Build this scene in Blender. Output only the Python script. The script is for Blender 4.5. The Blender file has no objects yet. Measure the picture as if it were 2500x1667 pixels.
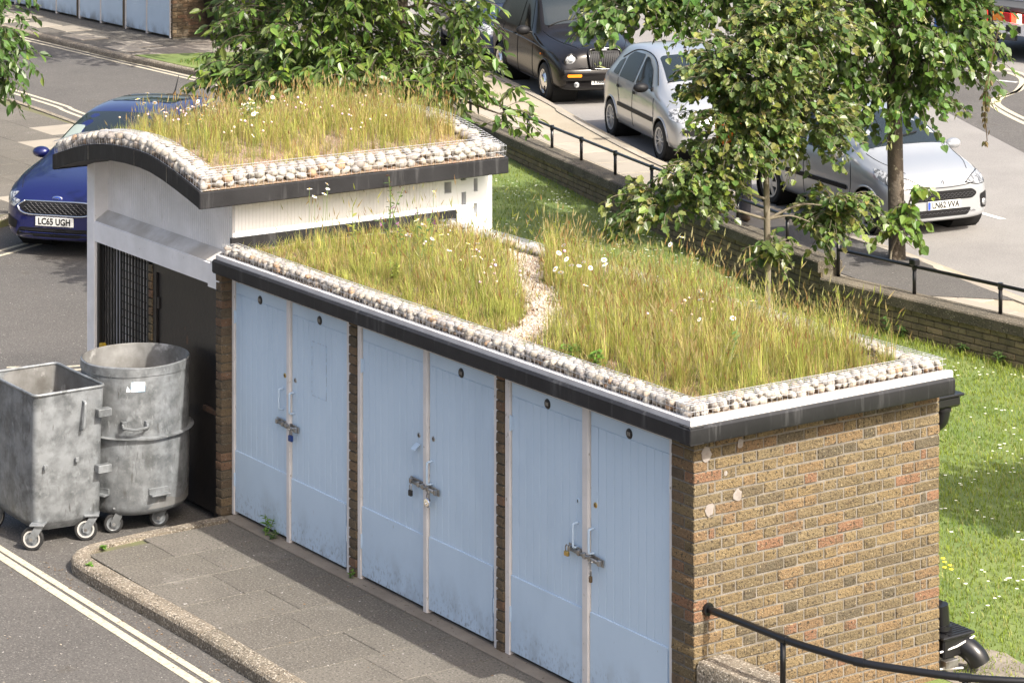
import bpy, bmesh, math, random
from mathutils import Vector, Matrix, Euler, noise
from mathutils.bvhtree import BVHTree
R = math.radians
rnd = random.Random(7)
SC = bpy.context.scene
COL = SC.collection

# ------------------------------------------------------------------ camera
cd = bpy.data.cameras.new('camera'); cam = bpy.data.objects.new('camera', cd); COL.objects.link(cam)
cam.location = (13.8105, -10.9428, 6.7853)
cam.rotation_euler = (math.pi/2, 0, 0.9678)
cd.sensor_width = 36.0; cd.lens = 6620.04/2500*36.0
cd.shift_y = -(833.5+721.93)/2500
cd.clip_start = 0.1; cd.clip_end = 2000
SC.camera = cam
# ------------------------------------------------------------------ sky and sun
TO_SUN = Vector((1.0, 0.12, 1.0)).normalized()
world = bpy.data.worlds.new('World'); SC.world = world; world.use_nodes = True
wn = world.node_tree.nodes; wl = world.node_tree.links
sky = wn.new('ShaderNodeTexSky'); sky.sky_type = 'NISHITA'; sky.sun_disc = False
sky.sun_elevation = math.asin(TO_SUN.z); sky.sun_rotation = math.atan2(TO_SUN.x, TO_SUN.y)
sky.air_density = 1.0; sky.dust_density = 7.0; sky.ozone_density = 0.6
wn['Background'].inputs['Strength'].default_value = 0.142
wl.new(sky.outputs[0], wn['Background'].inputs['Color'])
sd = bpy.data.lights.new('sun', 'SUN'); sd.energy = 3.9; sd.angle = R(0.53); sd.color = (1.0, 0.95, 0.87)
sun = bpy.data.objects.new('sun', sd); COL.objects.link(sun)
sun.rotation_euler = TO_SUN.to_track_quat('Z', 'Y').to_euler()
sun.location = (30, 4, 30)
vs = SC.view_settings
vs.view_transform = 'Standard'; vs.look = 'None'; vs.gamma = 1.0; vs.use_curve_mapping = False
vs.exposure = 1.04
SC.cycles.max_bounces = 6; SC.cycles.transparent_max_bounces = 12

# ------------------------------------------------------------------ helpers
WORLD = {}
def empty(name, loc=(0,0,0), rz=0.0):
    o = bpy.data.objects.new(name, None); COL.objects.link(o)
    o.location = loc; o.rotation_euler = (0,0,rz); o.empty_display_size = 0.2
    WORLD[o.name] = Matrix.Translation(loc) @ Matrix.Rotation(rz, 4, 'Z')
    return o
def tag(o, label=None, cat=None, group=None, kind=None):
    if label: o['label'] = label
    if cat: o['category'] = cat
    if group: o['group'] = group
    if kind: o['kind'] = kind
    return o
def link(name, mesh, parent=None, local=False, mw=None):
    """link a mesh as one object. mw: its world matrix (or local matrix when local)."""
    o = bpy.data.objects.new(name, mesh); COL.objects.link(o)
    mw = mw or Matrix.Identity(4)
    if parent is not None:
        o.parent = parent
        if local:
            o.matrix_basis = mw
            WORLD[o.name] = WORLD[parent.name] @ mw
        else:
            o.matrix_parent_inverse = WORLD[parent.name].inverted()
            o.matrix_basis = mw; WORLD[o.name] = mw
    else:
        o.matrix_basis = mw; WORLD[o.name] = mw
    return o
def lerp(a, b, t): return a+(b-a)*t
def interp(tab, x):
    if x <= tab[0][0]: return tab[0][1]
    for (a, va), (b, vb) in zip(tab, tab[1:]):
        if x <= b:
            t = (x-a)/(b-a); return va+(vb-va)*t
    return tab[-1][1]
def smooth_path(pts, n=8, closed=False):
    P = [Vector(p) for p in pts]; out = []; N = len(P)
    for i in range(N if closed else N-1):
        p0 = P[(i-1) % N] if (closed or i > 0) else P[i]*2-P[i+1]
        p1 = P[i]; p2 = P[(i+1) % N]
        p3 = P[(i+2) % N] if (closed or i+2 < N) else P[i+1]*2-P[i]
        for k in range(n):
            t = k/n
            out.append(0.5*((2*p1)+(p2-p0)*t+(2*p0-5*p1+4*p2-p3)*t*t+(3*p1-p0-3*p2+p3)*t*t*t))
    if not closed: out.append(P[-1])
    return out
class MB:
    def __init__(s): s.v = []; s.f = []; s.c = []
    def add(s, vs, fs):
        b = len(s.v); s.v += [tuple(v) for v in vs]; s.f += [tuple(i+b for i in f) for f in fs]; return b
    def box(s, x0, x1, y0, y1, z0, z1, m=None):
        vs = [(x0,y0,z0),(x1,y0,z0),(x1,y1,z0),(x0,y1,z0),(x0,y0,z1),(x1,y0,z1),(x1,y1,z1),(x0,y1,z1)]
        if m: vs = [m @ Vector(v) for v in vs]
        s.add(vs, [(0,3,2,1),(4,5,6,7),(0,1,5,4),(1,2,6,5),(2,3,7,6),(3,0,4,7)]); return s
    def cbox(s, x0, x1, y0, y1, z0, z1, c=.004, m=None):
        """box with chamfered edges"""
        pts = []
        X = (x0, x1); Y = (y0, y1); Z = (z0, z1); idx = {}
        for i in range(2):
            for j in range(2):
                for k in range(2):
                    sx, sy, sz = (1-2*i), (1-2*j), (1-2*k)
                    for a in range(3):
                        p = [X[i]+sx*c, Y[j]+sy*c, Z[k]+sz*c]; p[a] = (X[i], Y[j], Z[k])[a]
                        idx[(i,j,k,a)] = len(pts); pts.append(tuple(p))
        fs = []
        def q(*k): fs.append(tuple(idx[x] for x in k))
        for a in range(3):
            b, d = (a+1) % 3, (a+2) % 3
            for e in range(2):
                ks = []
                for (u, v) in ((0,0),(1,0),(1,1),(0,1)):
                    t = [0,0,0]; t[a] = e; t[b] = u; t[d] = v; ks.append((t[0],t[1],t[2],a))
                if e == 0: ks.reverse()
                q(*ks)
            for u in range(2):
                for v in range(2):
                    k0 = [0,0,0]; k0[b] = u; k0[d] = v; k1 = list(k0); k1[a] = 1
                    ks = [(*k0, b), (*k1, b), (*k1, d), (*k0, d)]
                    if u != v: ks.reverse()
                    ks.reverse()
                    q(*ks)
        for i in range(2):
            for j in range(2):
                for k in range(2):
                    ks = [(i,j,k,0),(i,j,k,1),(i,j,k,2)]
                    if (i+j+k) % 2 == 0: ks.reverse()
                    q(*ks)
        if m: pts = [m @ Vector(p) for p in pts]
        s.add(pts, fs); return s
    def tube(s, path, r, n=6, cap=True, rs=None, closed=False):
        P = [Vector(p) for p in path]; N = len(P); rings = []
        up = None
        for i in range(N):
            if closed: t = P[(i+1) % N]-P[i-1]
            else: t = (P[min(i+1, N-1)]-P[max(i-1, 0)])
            t = t.normalized() if t.length > 1e-9 else Vector((0,0,1))
            if up is None:
                up = Vector((0,0,1)) if abs(t.z) < .9 else Vector((1,0,0))
            a = t.cross(up)
            if a.length < 1e-6: a = t.cross(Vector((0,1,0)))
            a.normalize(); b = a.cross(t); up = b
            rr = rs[i] if rs else r
            rings.append([P[i]+(a*math.cos(2*math.pi*k/n)+b*math.sin(2*math.pi*k/n))*rr for k in range(n)])
        b0 = len(s.v)
        for rg in rings: s.v += [tuple(p) for p in rg]
        for i in range(N if closed else N-1):
            j = (i+1) % N
            for k in range(n):
                s.f.append((b0+i*n+k, b0+i*n+(k+1) % n, b0+j*n+(k+1) % n, b0+j*n+k))
        if cap and not closed:
            s.f.append(tuple(b0+k for k in range(n))[::-1]); s.f.append(tuple(b0+(N-1)*n+k for k in range(n)))
        return s
    def lathe(s, prof, n=24, m=None, cap0=False, cap1=False):
        """prof: (radius, z) list turned about z"""
        b0 = len(s.v); N = len(prof)
        for r_, z in prof:
            for k in range(n):
                p = Vector((r_*math.cos(2*math.pi*k/n), r_*math.sin(2*math.pi*k/n), z))
                s.v.append(tuple(m @ p if m else p))
        for i in range(N-1):
            for k in range(n):
                s.f.append((b0+i*n+k, b0+i*n+(k+1) % n, b0+(i+1)*n+(k+1) % n, b0+(i+1)*n+k))
        if cap0: s.f.append(tuple(b0+k for k in range(n))[::-1])
        if cap1: s.f.append(tuple(b0+(N-1)*n+k for k in range(n)))
        return s
    def prism(s, poly, a, b, ax='z'):
        """extrude a 2-D polygon between a and b along an axis (x: poly=(y,z), y: poly=(x,z), z: poly=(x,y))"""
        n = len(poly)
        def P(p, h):
            return {'x': (h, p[0], p[1]), 'y': (p[0], h, p[1]), 'z': (p[0], p[1], h)}[ax]
        vs = [P(p, a) for p in poly]+[P(p, b) for p in poly]
        fs = [tuple(range(n))[::-1], tuple(range(n, 2*n))]+[(i, (i+1) % n, n+(i+1) % n, n+i) for i in range(n)]
        s.add(vs, fs); return s
    def mesh(s, mat=None, smooth=False, recalc=True, name='m'):
        me = bpy.data.meshes.new(name); me.from_pydata(s.v, [], s.f)
        if recalc:
            bm = bmesh.new(); bm.from_mesh(me); bmesh.ops.recalc_face_normals(bm, faces=bm.faces); bm.to_mesh(me); bm.free()
        if s.c:
            at = me.color_attributes.new('Col', 'FLOAT_COLOR', 'POINT')
            at.data.foreach_set('color', [x for c in s.c for x in (c[0], c[1], c[2], 1.0)])
        if smooth is True: me.polygons.foreach_set('use_smooth', [True]*len(me.polygons))
        if mat: me.materials.append(mat)
        me.update()
        if smooth == 'auto':
            me.polygons.foreach_set('use_smooth', [True]*len(me.polygons))
            me.set_sharp_from_angle(angle=R(35))
        return me
    def obj(s, name, mat, parent=None, smooth=False, local=False, mw=None, recalc=True):
        return link(name, s.mesh(mat, smooth, recalc, name), parent, local, mw)

# ------------------------------------------------------------------ materials
def mat(name, col, rough=.8, metal=0.0, col2=None, scale=4.0, lo=.35, hi=.65, detail=5.0, bump=0.0, bscale=60.0, bdist=.01,
        ramp=None, speck=None, spec=.5, stretch=None, coat=0.0, rvar=0.0, layers=(), k=1.0):
    """procedural surface. ramp: colours picked per object; col2 blended in by noise; speck: (colour, scale, threshold, soft); layers: extra (colour, scale, lo, hi, stretch, zmask)"""
    def K(c): return tuple(v*k for v in c)
    col = K(col); col2 = K(col2) if col2 else None; ramp = [K(c) for c in ramp] if ramp else None
    layers = [(K(l[0]), *l[1:]) for l in layers]; speck = [(K(p[0]), *p[1:]) for p in (speck if isinstance(speck, list) else [speck])] if speck else None
    m = bpy.data.materials.new(name); m.use_nodes = True
    nt = m.node_tree; N = nt.nodes; L = nt.links; b = N['Principled BSDF']
    geo = N.new('ShaderNodeNewGeometry'); oi = N.new('ShaderNodeObjectInfo')
    def vec(st):
        mp = N.new('ShaderNodeMapping'); L.new(geo.outputs['Position'], mp.inputs['Vector'])
        mp.inputs['Scale'].default_value = st or (1,1,1); return mp.outputs[0]
    def nz(sc, det=5.0, st=None, w=None):
        n = N.new('ShaderNodeTexNoise'); n.inputs['Scale'].default_value = sc; n.inputs['Detail'].default_value = det
        n.inputs['Roughness'].default_value = .6
        L.new(vec(st), n.inputs['Vector']); return n.outputs['Fac']
    def rng(x, a, c):
        r = N.new('ShaderNodeMapRange'); r.inputs['From Min'].default_value = a; r.inputs['From Max'].default_value = c
        L.new(x, r.inputs['Value']); return r.outputs[0]
    def mix(f, a, c):
        x = N.new('ShaderNodeMix'); x.data_type = 'RGBA'
        if isinstance(f, float): x.inputs['Factor'].default_value = f
        else: L.new(f, x.inputs['Factor'])
        for v, k in ((a, 6), (c, 7)):
            if isinstance(v, tuple): x.inputs[k].default_value = (*v, 1)
            else: L.new(v, x.inputs[k])
        return x.outputs[2]
    c = col
    if ramp:
        cr = N.new('ShaderNodeValToRGB'); e = cr.color_ramp; e.interpolation = 'CONSTANT'
        while len(e.elements) < len(ramp): e.elements.new(.5)
        for i, k in enumerate(ramp): e.elements[i].position = i/len(ramp); e.elements[i].color = (*k, 1)
        L.new(oi.outputs['Random'], cr.inputs[0]); c = cr.outputs[0]
    if col2: c = mix(rng(nz(scale, detail, stretch), lo, hi), c, col2)
    for (k, sc, l0, h0, st, zm) in layers:
        f = rng(nz(sc, 6.0, st), l0, h0)
        if zm:
            sp = N.new('ShaderNodeSeparateXYZ'); L.new(geo.outputs['Position'], sp.inputs[0])
            g = rng(sp.outputs['Z'], zm[1], zm[0])
            mu = N.new('ShaderNodeMath'); mu.operation = 'MULTIPLY'; mu.use_clamp = True
            L.new(f, mu.inputs[0]); L.new(g, mu.inputs[1]); f = mu.outputs[0]
        c = mix(f, c, k)
    if speck:
        for sp in (speck if isinstance(speck, list) else [speck]):
            vo = N.new('ShaderNodeTexNoise'); vo.inputs['Scale'].default_value = sp[1]; vo.inputs['Detail'].default_value = 2
            L.new(vec(None), vo.inputs['Vector'])
            c = mix(rng(vo.outputs['Fac'], sp[2], sp[2]+sp[3]), c, sp[0])
    if isinstance(c, tuple): b.inputs['Base Color'].default_value = (*c, 1)
    else: L.new(c, b.inputs['Base Color'])
    b.inputs['Roughness'].default_value = rough; b.inputs['Metallic'].default_value = metal
    b.inputs['Specular IOR Level'].default_value = spec
    if coat: b.inputs['Coat Weight'].default_value = coat; b.inputs['Coat Roughness'].default_value = .03
    if rvar:
        L.new(rng2(N, L, nz(scale*1.7), rough-rvar, rough+rvar), b.inputs['Roughness'])
    if bump:
        bp = N.new('ShaderNodeBump'); bp.inputs['Strength'].default_value = bump; bp.inputs['Distance'].default_value = bdist
        L.new(nz(bscale, 4.0), bp.inputs['Height']); L.new(bp.outputs[0], b.inputs['Normal'])
    return m
def rng2(N, L, x, a, b):
    r = N.new('ShaderNodeMapRange'); r.inputs['From Min'].default_value = .3; r.inputs['From Max'].default_value = .7
    r.inputs['To Min'].default_value = a; r.inputs['To Max'].default_value = b
    L.new(x, r.inputs['Value']); return r.outputs[0]
def leafmat(name, trans=.35, rough=.55, spec=.4):
    """leaf or blade: its own colour comes with each piece"""
    m = bpy.data.materials.new(name); m.use_nodes = True
    nt = m.node_tree; N = nt.nodes; L = nt.links; b = N['Principled BSDF']
    at = N.new('ShaderNodeAttribute'); at.attribute_name = 'Col'
    L.new(at.outputs['Color'], b.inputs['Base Color']); b.inputs['Roughness'].default_value = rough
    b.inputs['Specular IOR Level'].default_value = spec
    tr = N.new('ShaderNodeBsdfTranslucent')
    hs = N.new('ShaderNodeHueSaturation'); hs.inputs['Value'].default_value = 1.5; hs.inputs['Hue'].default_value = .485
    L.new(at.outputs['Color'], hs.inputs['Color']); L.new(hs.outputs[0], tr.inputs['Color'])
    mx = N.new('ShaderNodeMixShader'); mx.inputs[0].default_value = trans
    L.new(b.outputs[0], mx.inputs[1]); L.new(tr.outputs[0], mx.inputs[2])
    L.new(mx.outputs[0], N['Material Output'].inputs['Surface'])
    return m
MT = {}
MT['asphalt'] = mat('asphalt', k=0.49, col=(.135,.125,.115), rough=.9, col2=(.175,.163,.15), scale=1.1, lo=.3, hi=.7, bump=.6, bscale=90, bdist=.006,
    speck=[((.28,.262,.24), 66, .55, .11), ((.08,.075,.068), 58, .565, .11), ((.62,.58,.53), 34, .715, .02)], layers=[((.105,.098,.09), .5, .55, .8, None, None), ((.115,.10,.08), 2.2, .62, .75, None, None)])
MT['asphalt_far'] = mat('side_asphalt', k=0.86, col=(.20,.19,.18), rough=.9, col2=(.25,.24,.225), scale=.7, bump=.4, bscale=120, bdist=.004,
    speck=[((.31,.295,.275), 60, .56, .12), ((.14,.132,.122), 50, .58, .12)], layers=[((.155,.148,.14), .22, .56, .70, None, None)])
MT['slab'] = mat('paving_slab', k=0.56, col=(.2,.18,.15), rough=.9, ramp=[(.172,.155,.129),(.192,.173,.143),(.208,.188,.157),(.182,.164,.136),(.222,.20,.168),(.196,.177,.147)], col2=(.145,.13,.109), scale=2.6, lo=.45, hi=.8, bump=.6, bscale=85, bdist=.006,
    speck=[((.32,.295,.26), 62, .55, .11), ((.09,.082,.069), 55, .56, .11), ((.62,.59,.55), 26, .71, .02)], layers=[((.285,.262,.23), 2.3, .62, .74, None, None)])
MT['slab_pale'] = mat('pale_slab', k=0.72, col=(.4,.36,.3), rough=.9, ramp=[(.34,.30,.245),(.40,.355,.29),(.44,.39,.32),(.37,.33,.27)], col2=(.28,.25,.2), scale=1.6, lo=.5, hi=.8, bump=.3, bscale=120, bdist=.003, speck=((.5,.46,.4), 110, .67, .04))
MT['gritpath'] = mat('grit_path', k=0.68, col=(.40,.34,.25), rough=.95, col2=(.46,.40,.30), scale=1.2, bump=.6, bscale=90, bdist=.006, speck=[((.55,.49,.39), 70, .62, .05), ((.22,.185,.135), 60, .64, .05)])
MT['jointdirt'] = mat('joint_dirt', (.10,.085,.06), .95, col2=(.12,.13,.05), scale=5, bump=.5, bscale=80)
MT['aggregate'] = mat('exposed_aggregate', k=0.62, col=(.36,.30,.22), rough=.9, ramp=[(.34,.285,.21),(.38,.32,.24),(.31,.27,.20)], col2=(.24,.2,.15), scale=6, bump=1.0, bscale=70, bdist=.02,
    speck=[((.62,.55,.45), 55, .56, .04), ((.10,.085,.06), 48, .62, .04)])
MT['aggdark'] = mat('weathered_aggregate', k=0.75, col=(.19,.16,.115), rough=.95, ramp=[(.18,.15,.108),(.215,.182,.13),(.155,.13,.095)], col2=(.09,.078,.055), scale=2.6, bump=1.0, bscale=60, bdist=.02,
    speck=[((.40,.35,.27), 60, .62, .05), ((.05,.045,.03), 45, .62, .05)])
MT['linepaint'] = mat('cream_line_paint', k=0.68, col=(.63,.57,.43), rough=.8, col2=(.26,.235,.2), scale=30, lo=.52, hi=.70, bump=.3, bscale=150, bdist=.003)
MT['white_line'] = mat('white_line_paint', (.6,.6,.57), .8, col2=(.25,.24,.22), scale=14, lo=.55, hi=.68)
MT['brick'] = mat('stock_brick', k=0.52, col=(.3,.2,.1), rough=.95, ramp=[(0.298, 0.215, 0.106), (0.341, 0.245, 0.12), (0.259, 0.195, 0.101), (0.36, 0.265, 0.133), (0.322, 0.205, 0.106), (0.283, 0.21, 0.11), (0.216, 0.168, 0.097), (0.346, 0.25, 0.124), (0.355, 0.19, 0.106), (0.302, 0.23, 0.124), (0.182, 0.148, 0.092), (0.331, 0.25, 0.133), (0.36, 0.24, 0.12), (0.245, 0.185, 0.097), (0.288, 0.215, 0.115), (0.341, 0.225, 0.11), (0.317, 0.235, 0.12), (0.269, 0.205, 0.11)],
    col2=(.18,.128,.07), scale=11, lo=.52, hi=.74, bump=1.0, bscale=52, bdist=.02, speck=[((.085,.062,.038), 44, .60, .05), ((.50,.40,.24), 55, .63, .06), ((.12,.09,.055), 90, .58, .1)], layers=[((.60,.57,.52), 7.5, .70, .76, None, None), ((.14,.105,.062), 2.2, .62, .8, None, None)])
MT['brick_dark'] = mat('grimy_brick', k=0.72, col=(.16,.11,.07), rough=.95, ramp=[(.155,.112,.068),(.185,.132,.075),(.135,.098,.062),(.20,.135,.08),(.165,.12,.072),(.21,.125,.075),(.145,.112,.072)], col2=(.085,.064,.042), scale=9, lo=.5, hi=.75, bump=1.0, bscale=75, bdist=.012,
    speck=[((.35,.31,.26), 60, .68, .04), ((.06,.045,.03), 62, .64, .04)])  # darker brown brick tone for door piers and far sheds
MT['brick_wall'] = mat('garden_wall_brick', k=1.5, col=(.15,.115,.07), rough=.95, ramp=[(.13,.10,.058),(.165,.125,.07),(.115,.09,.052),(.145,.115,.066),(.18,.135,.08)], col2=(.068,.058,.036), scale=6, lo=.4, hi=.75, bump=1.0, bscale=60, bdist=.012, speck=((.05,.04,.025), 50, .64, .05), layers=[((.13,.13,.06), 3, .6, .75, None, None)])
MT['mortar'] = mat('mortar', k=0.55, col=(.36,.325,.275), rough=.95, col2=(.22,.195,.16), scale=8, bump=.6, bscale=90)
MT['mortar_dark'] = mat('dark_mortar', (.16,.14,.105), .95, col2=(.06,.052,.038), scale=6, bump=.6, bscale=80)
MT['blue'] = mat('pale_blue_door_paint', (.49,.61,.735), .42, col2=(.465,.585,.71), scale=2.0, bump=.12, bscale=40, bdist=.004,
    layers=[((.24,.28,.32), 34, .70, .76, (1,1,.3), None), ((.17,.175,.175), 4, .50, .84, (1,1,.7), (-.02,.40)), ((.07,.067,.06), 40, .52, .70, (1,1,.6), (-.06,.28)), ((.07,.063,.052), 6, .60, .8, (1,1,.8), (-.03,.16)), ((.41,.52,.64), 1.1, .5, .75, (1,1,.5), None), ((.05,.045,.04), 60, .755, .77, (1,1,.25), None)])
MT['blue_far'] = mat('faded_blue_door_paint', (.52,.63,.74), .5, col2=(.46,.57,.68), scale=1.5, layers=[((.10,.09,.075), 5, .4, .65, (1,1,.6), (-.02,.28))])
MT['white'] = mat('white_frame_paint', (.66,.63,.61), .55, col2=(.58,.55,.525), scale=5, layers=[((.30,.27,.22), 30, .64, .70, (1,1,.5), None)], bump=.2, bscale=50, bdist=.004)
MT['filler'] = mat('grey_filler', (.27,.245,.225), .9, col2=(.2,.17,.15), scale=20)
MT['cladding'] = mat('white_cladding', (.83,.84,.86), .6, col2=(.78,.79,.81), scale=3, layers=[((.45,.43,.40), 26, .71, .75, None, None)])
MT['ledgedirt'] = mat('dirty_ledge', (.50,.465,.42), .95, col2=(.74,.72,.70), scale=3, lo=.42, hi=.7)
MT['roofwhite'] = mat('white_roof_edge', (.72,.71,.69), .5, col2=(.72,.71,.69), scale=5)
MT['render'] = mat('white_render', (.88,.86,.855), .8, col2=(.73,.715,.695), scale=2.5, bump=.25, bscale=60, bdist=.006, layers=[((.33,.30,.26), 22, .70, .74, None, None), ((.48,.45,.40), 3.2, .66, .82, (1,1,.4), None)])
MT['fascia'] = mat('black_fascia_felt', k=0.42, col=(.036,.036,.040), rough=.5, col2=(.055,.055,.06), scale=3, bump=.25, bscale=14, bdist=.01, layers=[((.20,.20,.205), 2.2, .56, .80, (6,6,.5), None)], spec=.25)
MT['trimtop'] = mat('grey_trim', (.62,.61,.61), .45, col2=(.5,.49,.49), scale=7)
MT['black'] = mat('black_paint', (.012,.011,.011), .4, col2=(.02,.017,.015), scale=3, layers=[((.13,.045,.018), 5, .68, .75, (1,1,.5), None)], bump=.15, bscale=25)
MT['blackgloss'] = mat('black_railing_paint', (.008,.008,.009), .28, bump=.12, bscale=40, bdist=.003)
MT['plastic'] = mat('black_plastic', (.010,.010,.011), .3)
MT['grille'] = mat('dark_metal_bars', (.02,.019,.018), .5, metal=.2)
MT['pebble'] = mat('pebble', k=0.66, col=(.5,.44,.36), rough=.75, ramp=[(.58,.54,.48),(.52,.48,.44),(.48,.45,.42),(.55,.49,.40),(.44,.40,.36),(.60,.56,.49),(.50,.41,.32),(.38,.36,.345),(.57,.53,.46),(.47,.43,.38),(.62,.58,.52),(.53,.44,.35),(.41,.36,.31),(.56,.50,.43),(.335,.30,.275),(.50,.33,.20),(.59,.52,.43)], col2=(.33,.28,.23), scale=22, lo=.5, hi=.8, bump=.2, bscale=120, bdist=.004)
MT['wire'] = mat('galvanised_wire', (.46,.465,.475), .45, metal=.5)
MT['galv'] = mat('galvanised_steel', k=0.56, col=(.42,.445,.465), rough=.42, metal=.35, col2=(.18,.193,.2), scale=7, lo=.38, hi=.66, detail=8, rvar=.12, bump=.1, bscale=8, bdist=.02,
    layers=[((.47,.50,.52), 13, .50, .72, None, None), ((.19,.197,.195), 4.2, .52, .80, (1,1,.35), None), ((.56,.585,.60), 24, .62, .72, (1,1,.30), None), ((.16,.16,.155), 30, .62, .74, (1,1,.22), None), ((.23,.17,.11), 9, .68, .78, (1,1,.2), None)])
MT['galvin'] = mat('dirty_bin_inside', k=0.75, col=(.27,.27,.265), rough=.6, metal=.35, col2=(.13,.125,.115), scale=4, layers=[((.52,.52,.51), 5, .6, .72, None, None)])
MT['steel'] = mat('bare_steel', (.45,.45,.44), .35, metal=.85, col2=(.22,.2,.18), scale=12)
MT['chrome'] = mat('chrome', (.78,.78,.8), .08, metal=1.0)
MT['brass'] = mat('brass', (.55,.38,.13), .3, metal=.9)
MT['rubber'] = mat('rubber', (.015,.015,.015), .75)
MT['whiterim'] = mat('white_wheel_band', (.42,.41,.39), .5, col2=(.4,.38,.35), scale=12)
MT['soil'] = mat('crushed_brick_soil', k=0.62, col=(.40,.27,.19), rough=.95, col2=(.30,.235,.14), scale=2.2, lo=.35, hi=.65, bump=1.0, bscale=55, bdist=.02, speck=[((.55,.42,.33), 55, .58, .04), ((.16,.11,.07), 50, .62, .04), ((.46,.20,.13), 36, .64, .04)])
MT['lawnsoil'] = mat('lawn_ground', k=0.9, col=(.10,.15,.035), rough=.95, col2=(.15,.19,.05), scale=1.5, bump=.8, bscale=30)
MT['bark'] = mat('bark', (.12,.095,.07), .9, col2=(.06,.05,.038), scale=9, stretch=(1,1,.25), bump=.8, bscale=28, bdist=.02, speck=((.26,.24,.17), 18, .66, .05))
MT['barkpale'] = mat('pale_bark', (.19,.165,.12), .85, col2=(.12,.10,.07), scale=9, stretch=(1,1,.25), bump=.5, bscale=28, bdist=.01)
MT['concrete'] = mat('old_concrete', k=0.6, col=(.36,.315,.26), rough=.95, col2=(.26,.225,.185), scale=3, bump=.5, bscale=60, bdist=.006, speck=((.14,.12,.09), 30, .66, .05))
MT['grass'] = leafmat('grass_blades', .35, .7, .2)
MT['leaf'] = leafmat('leaves', .32, .38, .5)
MT['petal'] = leafmat('petals', .25, .6, .2)
def plain(name, col, rough=.5, metal=0.0, **k): return mat(name, col, rough, metal, **k)
def emis(name, col, st, base=(.2,.02,.02)):
    m = mat(name, base, .2); b = m.node_tree.nodes['Principled BSDF']
    b.inputs['Emission Color'].default_value = (*col, 1); b.inputs['Emission Strength'].default_value = st; return m
def text_mesh(s, size, mt, extrude=.0008, align='CENTER', sx=1.0, font_bold=.0):
    cu = bpy.data.curves.new('t', 'FONT'); cu.body = s; cu.size = size; cu.align_x = align; cu.align_y = 'CENTER'; cu.extrude = extrude; cu.offset = font_bold
    cu.resolution_u = 3
    o = bpy.data.objects.new('t', cu); COL.objects.link(o)
    dg = bpy.context.evaluated_depsgraph_get(); dg.update()
    me = bpy.data.meshes.new_from_object(o.evaluated_get(dg))
    bpy.data.objects.remove(o); me.transform(Matrix.Diagonal((sx,1,1,1))); me.materials.clear(); me.materials.append(mt); return me
# ------------------------------------------------------------------ the setting: roads, pavements, lawn
b = MB(); z = -.1
for poly in ([(-220,-160),(160,-160),(160,2.0),(-220,2.0)], [(-220,2.0),(-24,2.0),(-24,220),(-220,220)], [(8,2.0),(160,2.0),(160,220),(8,220)], [(-24,2.0),(-9,2.0),(-9,6.2),(-24,12.0)],
             [(-24,12.9),(-18.2,11.75),(-14.9,10.95),(-9.83,9.9),(-6.8,10.1),(8,10.75),(8,220),(-24,220)]):
    b.add([(x, y, z) for x, y in poly], [tuple(range(len(poly)))])
ROAD = tag(b.obj('road', MT['asphalt']), kind='structure')
def strip(path, w, z, t=.004):
    """painted strip along a path of (x,y)"""
    m = MB(); P = [Vector((p[0], p[1], 0)) for p in path]; n = len(P); vs = []
    for i in range(n):
        d = (P[min(i+1, n-1)]-P[max(i-1, 0)]).normalized(); nn = Vector((-d.y, d.x, 0))*w/2
        vs += [(P[i]+nn).to_tuple()[:2]+(z,), (P[i]-nn).to_tuple()[:2]+(z,)]
    m.add(vs, [(2*i, 2*i+1, 2*i+3, 2*i+2) for i in range(n-1)]); return m
def line(name, path, w, z, mt):
    o = strip([p.to_tuple()[:2] for p in smooth_path([(x, y, 0) for x, y in path], 10)], w, z).obj(name, mt); return tag(o, kind='structure')
line('painted_line', [(-16,-1.84),(-9,-1.90),(-6.58,-1.925),(-3.165,-1.95),(3,-2.0)], .075, -.096, MT['linepaint'])
line('painted_line', [(-16,-1.75),(-9,-1.82),(-6.5,-1.835),(-3.08,-1.84),(3,-1.89)], .06, -.096, MT['linepaint'])
line('painted_line', [(-12.35,.7),(-12.0,1.3),(-11.75,2.3)], .06, -.096, MT['linepaint'])
line('painted_line', [(-12.2,.65),(-11.85,1.25),(-11.6,2.3)], .06, -.096, MT['linepaint'])
for dy in (0, .17):
    line('painted_line', [(-60,12.15+dy),(-38,12.33+dy),(-30,12.42+dy),(-22,12.45+dy)], .075, -.096, MT['linepaint'])
    line('painted_line', [(-50,9.4+dy),(-31,9.0+dy),(-28,8.82+dy),(-23.2,8.3+dy*1.0),(-21.2,7.2+dy)], .075, -.096, MT['linepaint'])
line('painted_line', [(-19.7,6.6),(-18.235,3.62),(-17.75,2.65),(-15.5,-2.0)], .075, -.096, MT['linepaint'])
line('painted_line', [(-19.5,6.6),(-18.05,3.66),(-17.55,2.7),(-15.3,-2.0)], .075, -.096, MT['linepaint'])

def slab_mesh(w, l, t, seed, c=.004):
    q = MB(); q.cbox(-w/2, w/2, -l/2, l/2, -t, 0, c); return q
def lay(name, par, mt, x0, x1, y0, y1, z, gap=.0035, t=.05, key=None, ang=0.0, jit=1.0):
    w, l = x1-x0-gap, y1-y0-gap; me = slab_mesh(w, l, t, 0).mesh(mt, 'auto')
    mw = Matrix.Translation(((x0+x1)/2, (y0+y1)/2, z+rnd.uniform(-.0015,.0015)*jit)) @ Euler((rnd.uniform(-.002,.002)*jit, rnd.uniform(-.002,.002)*jit, ang)).to_matrix().to_4x4()
    return link(name, me, par, mw=mw)
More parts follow.
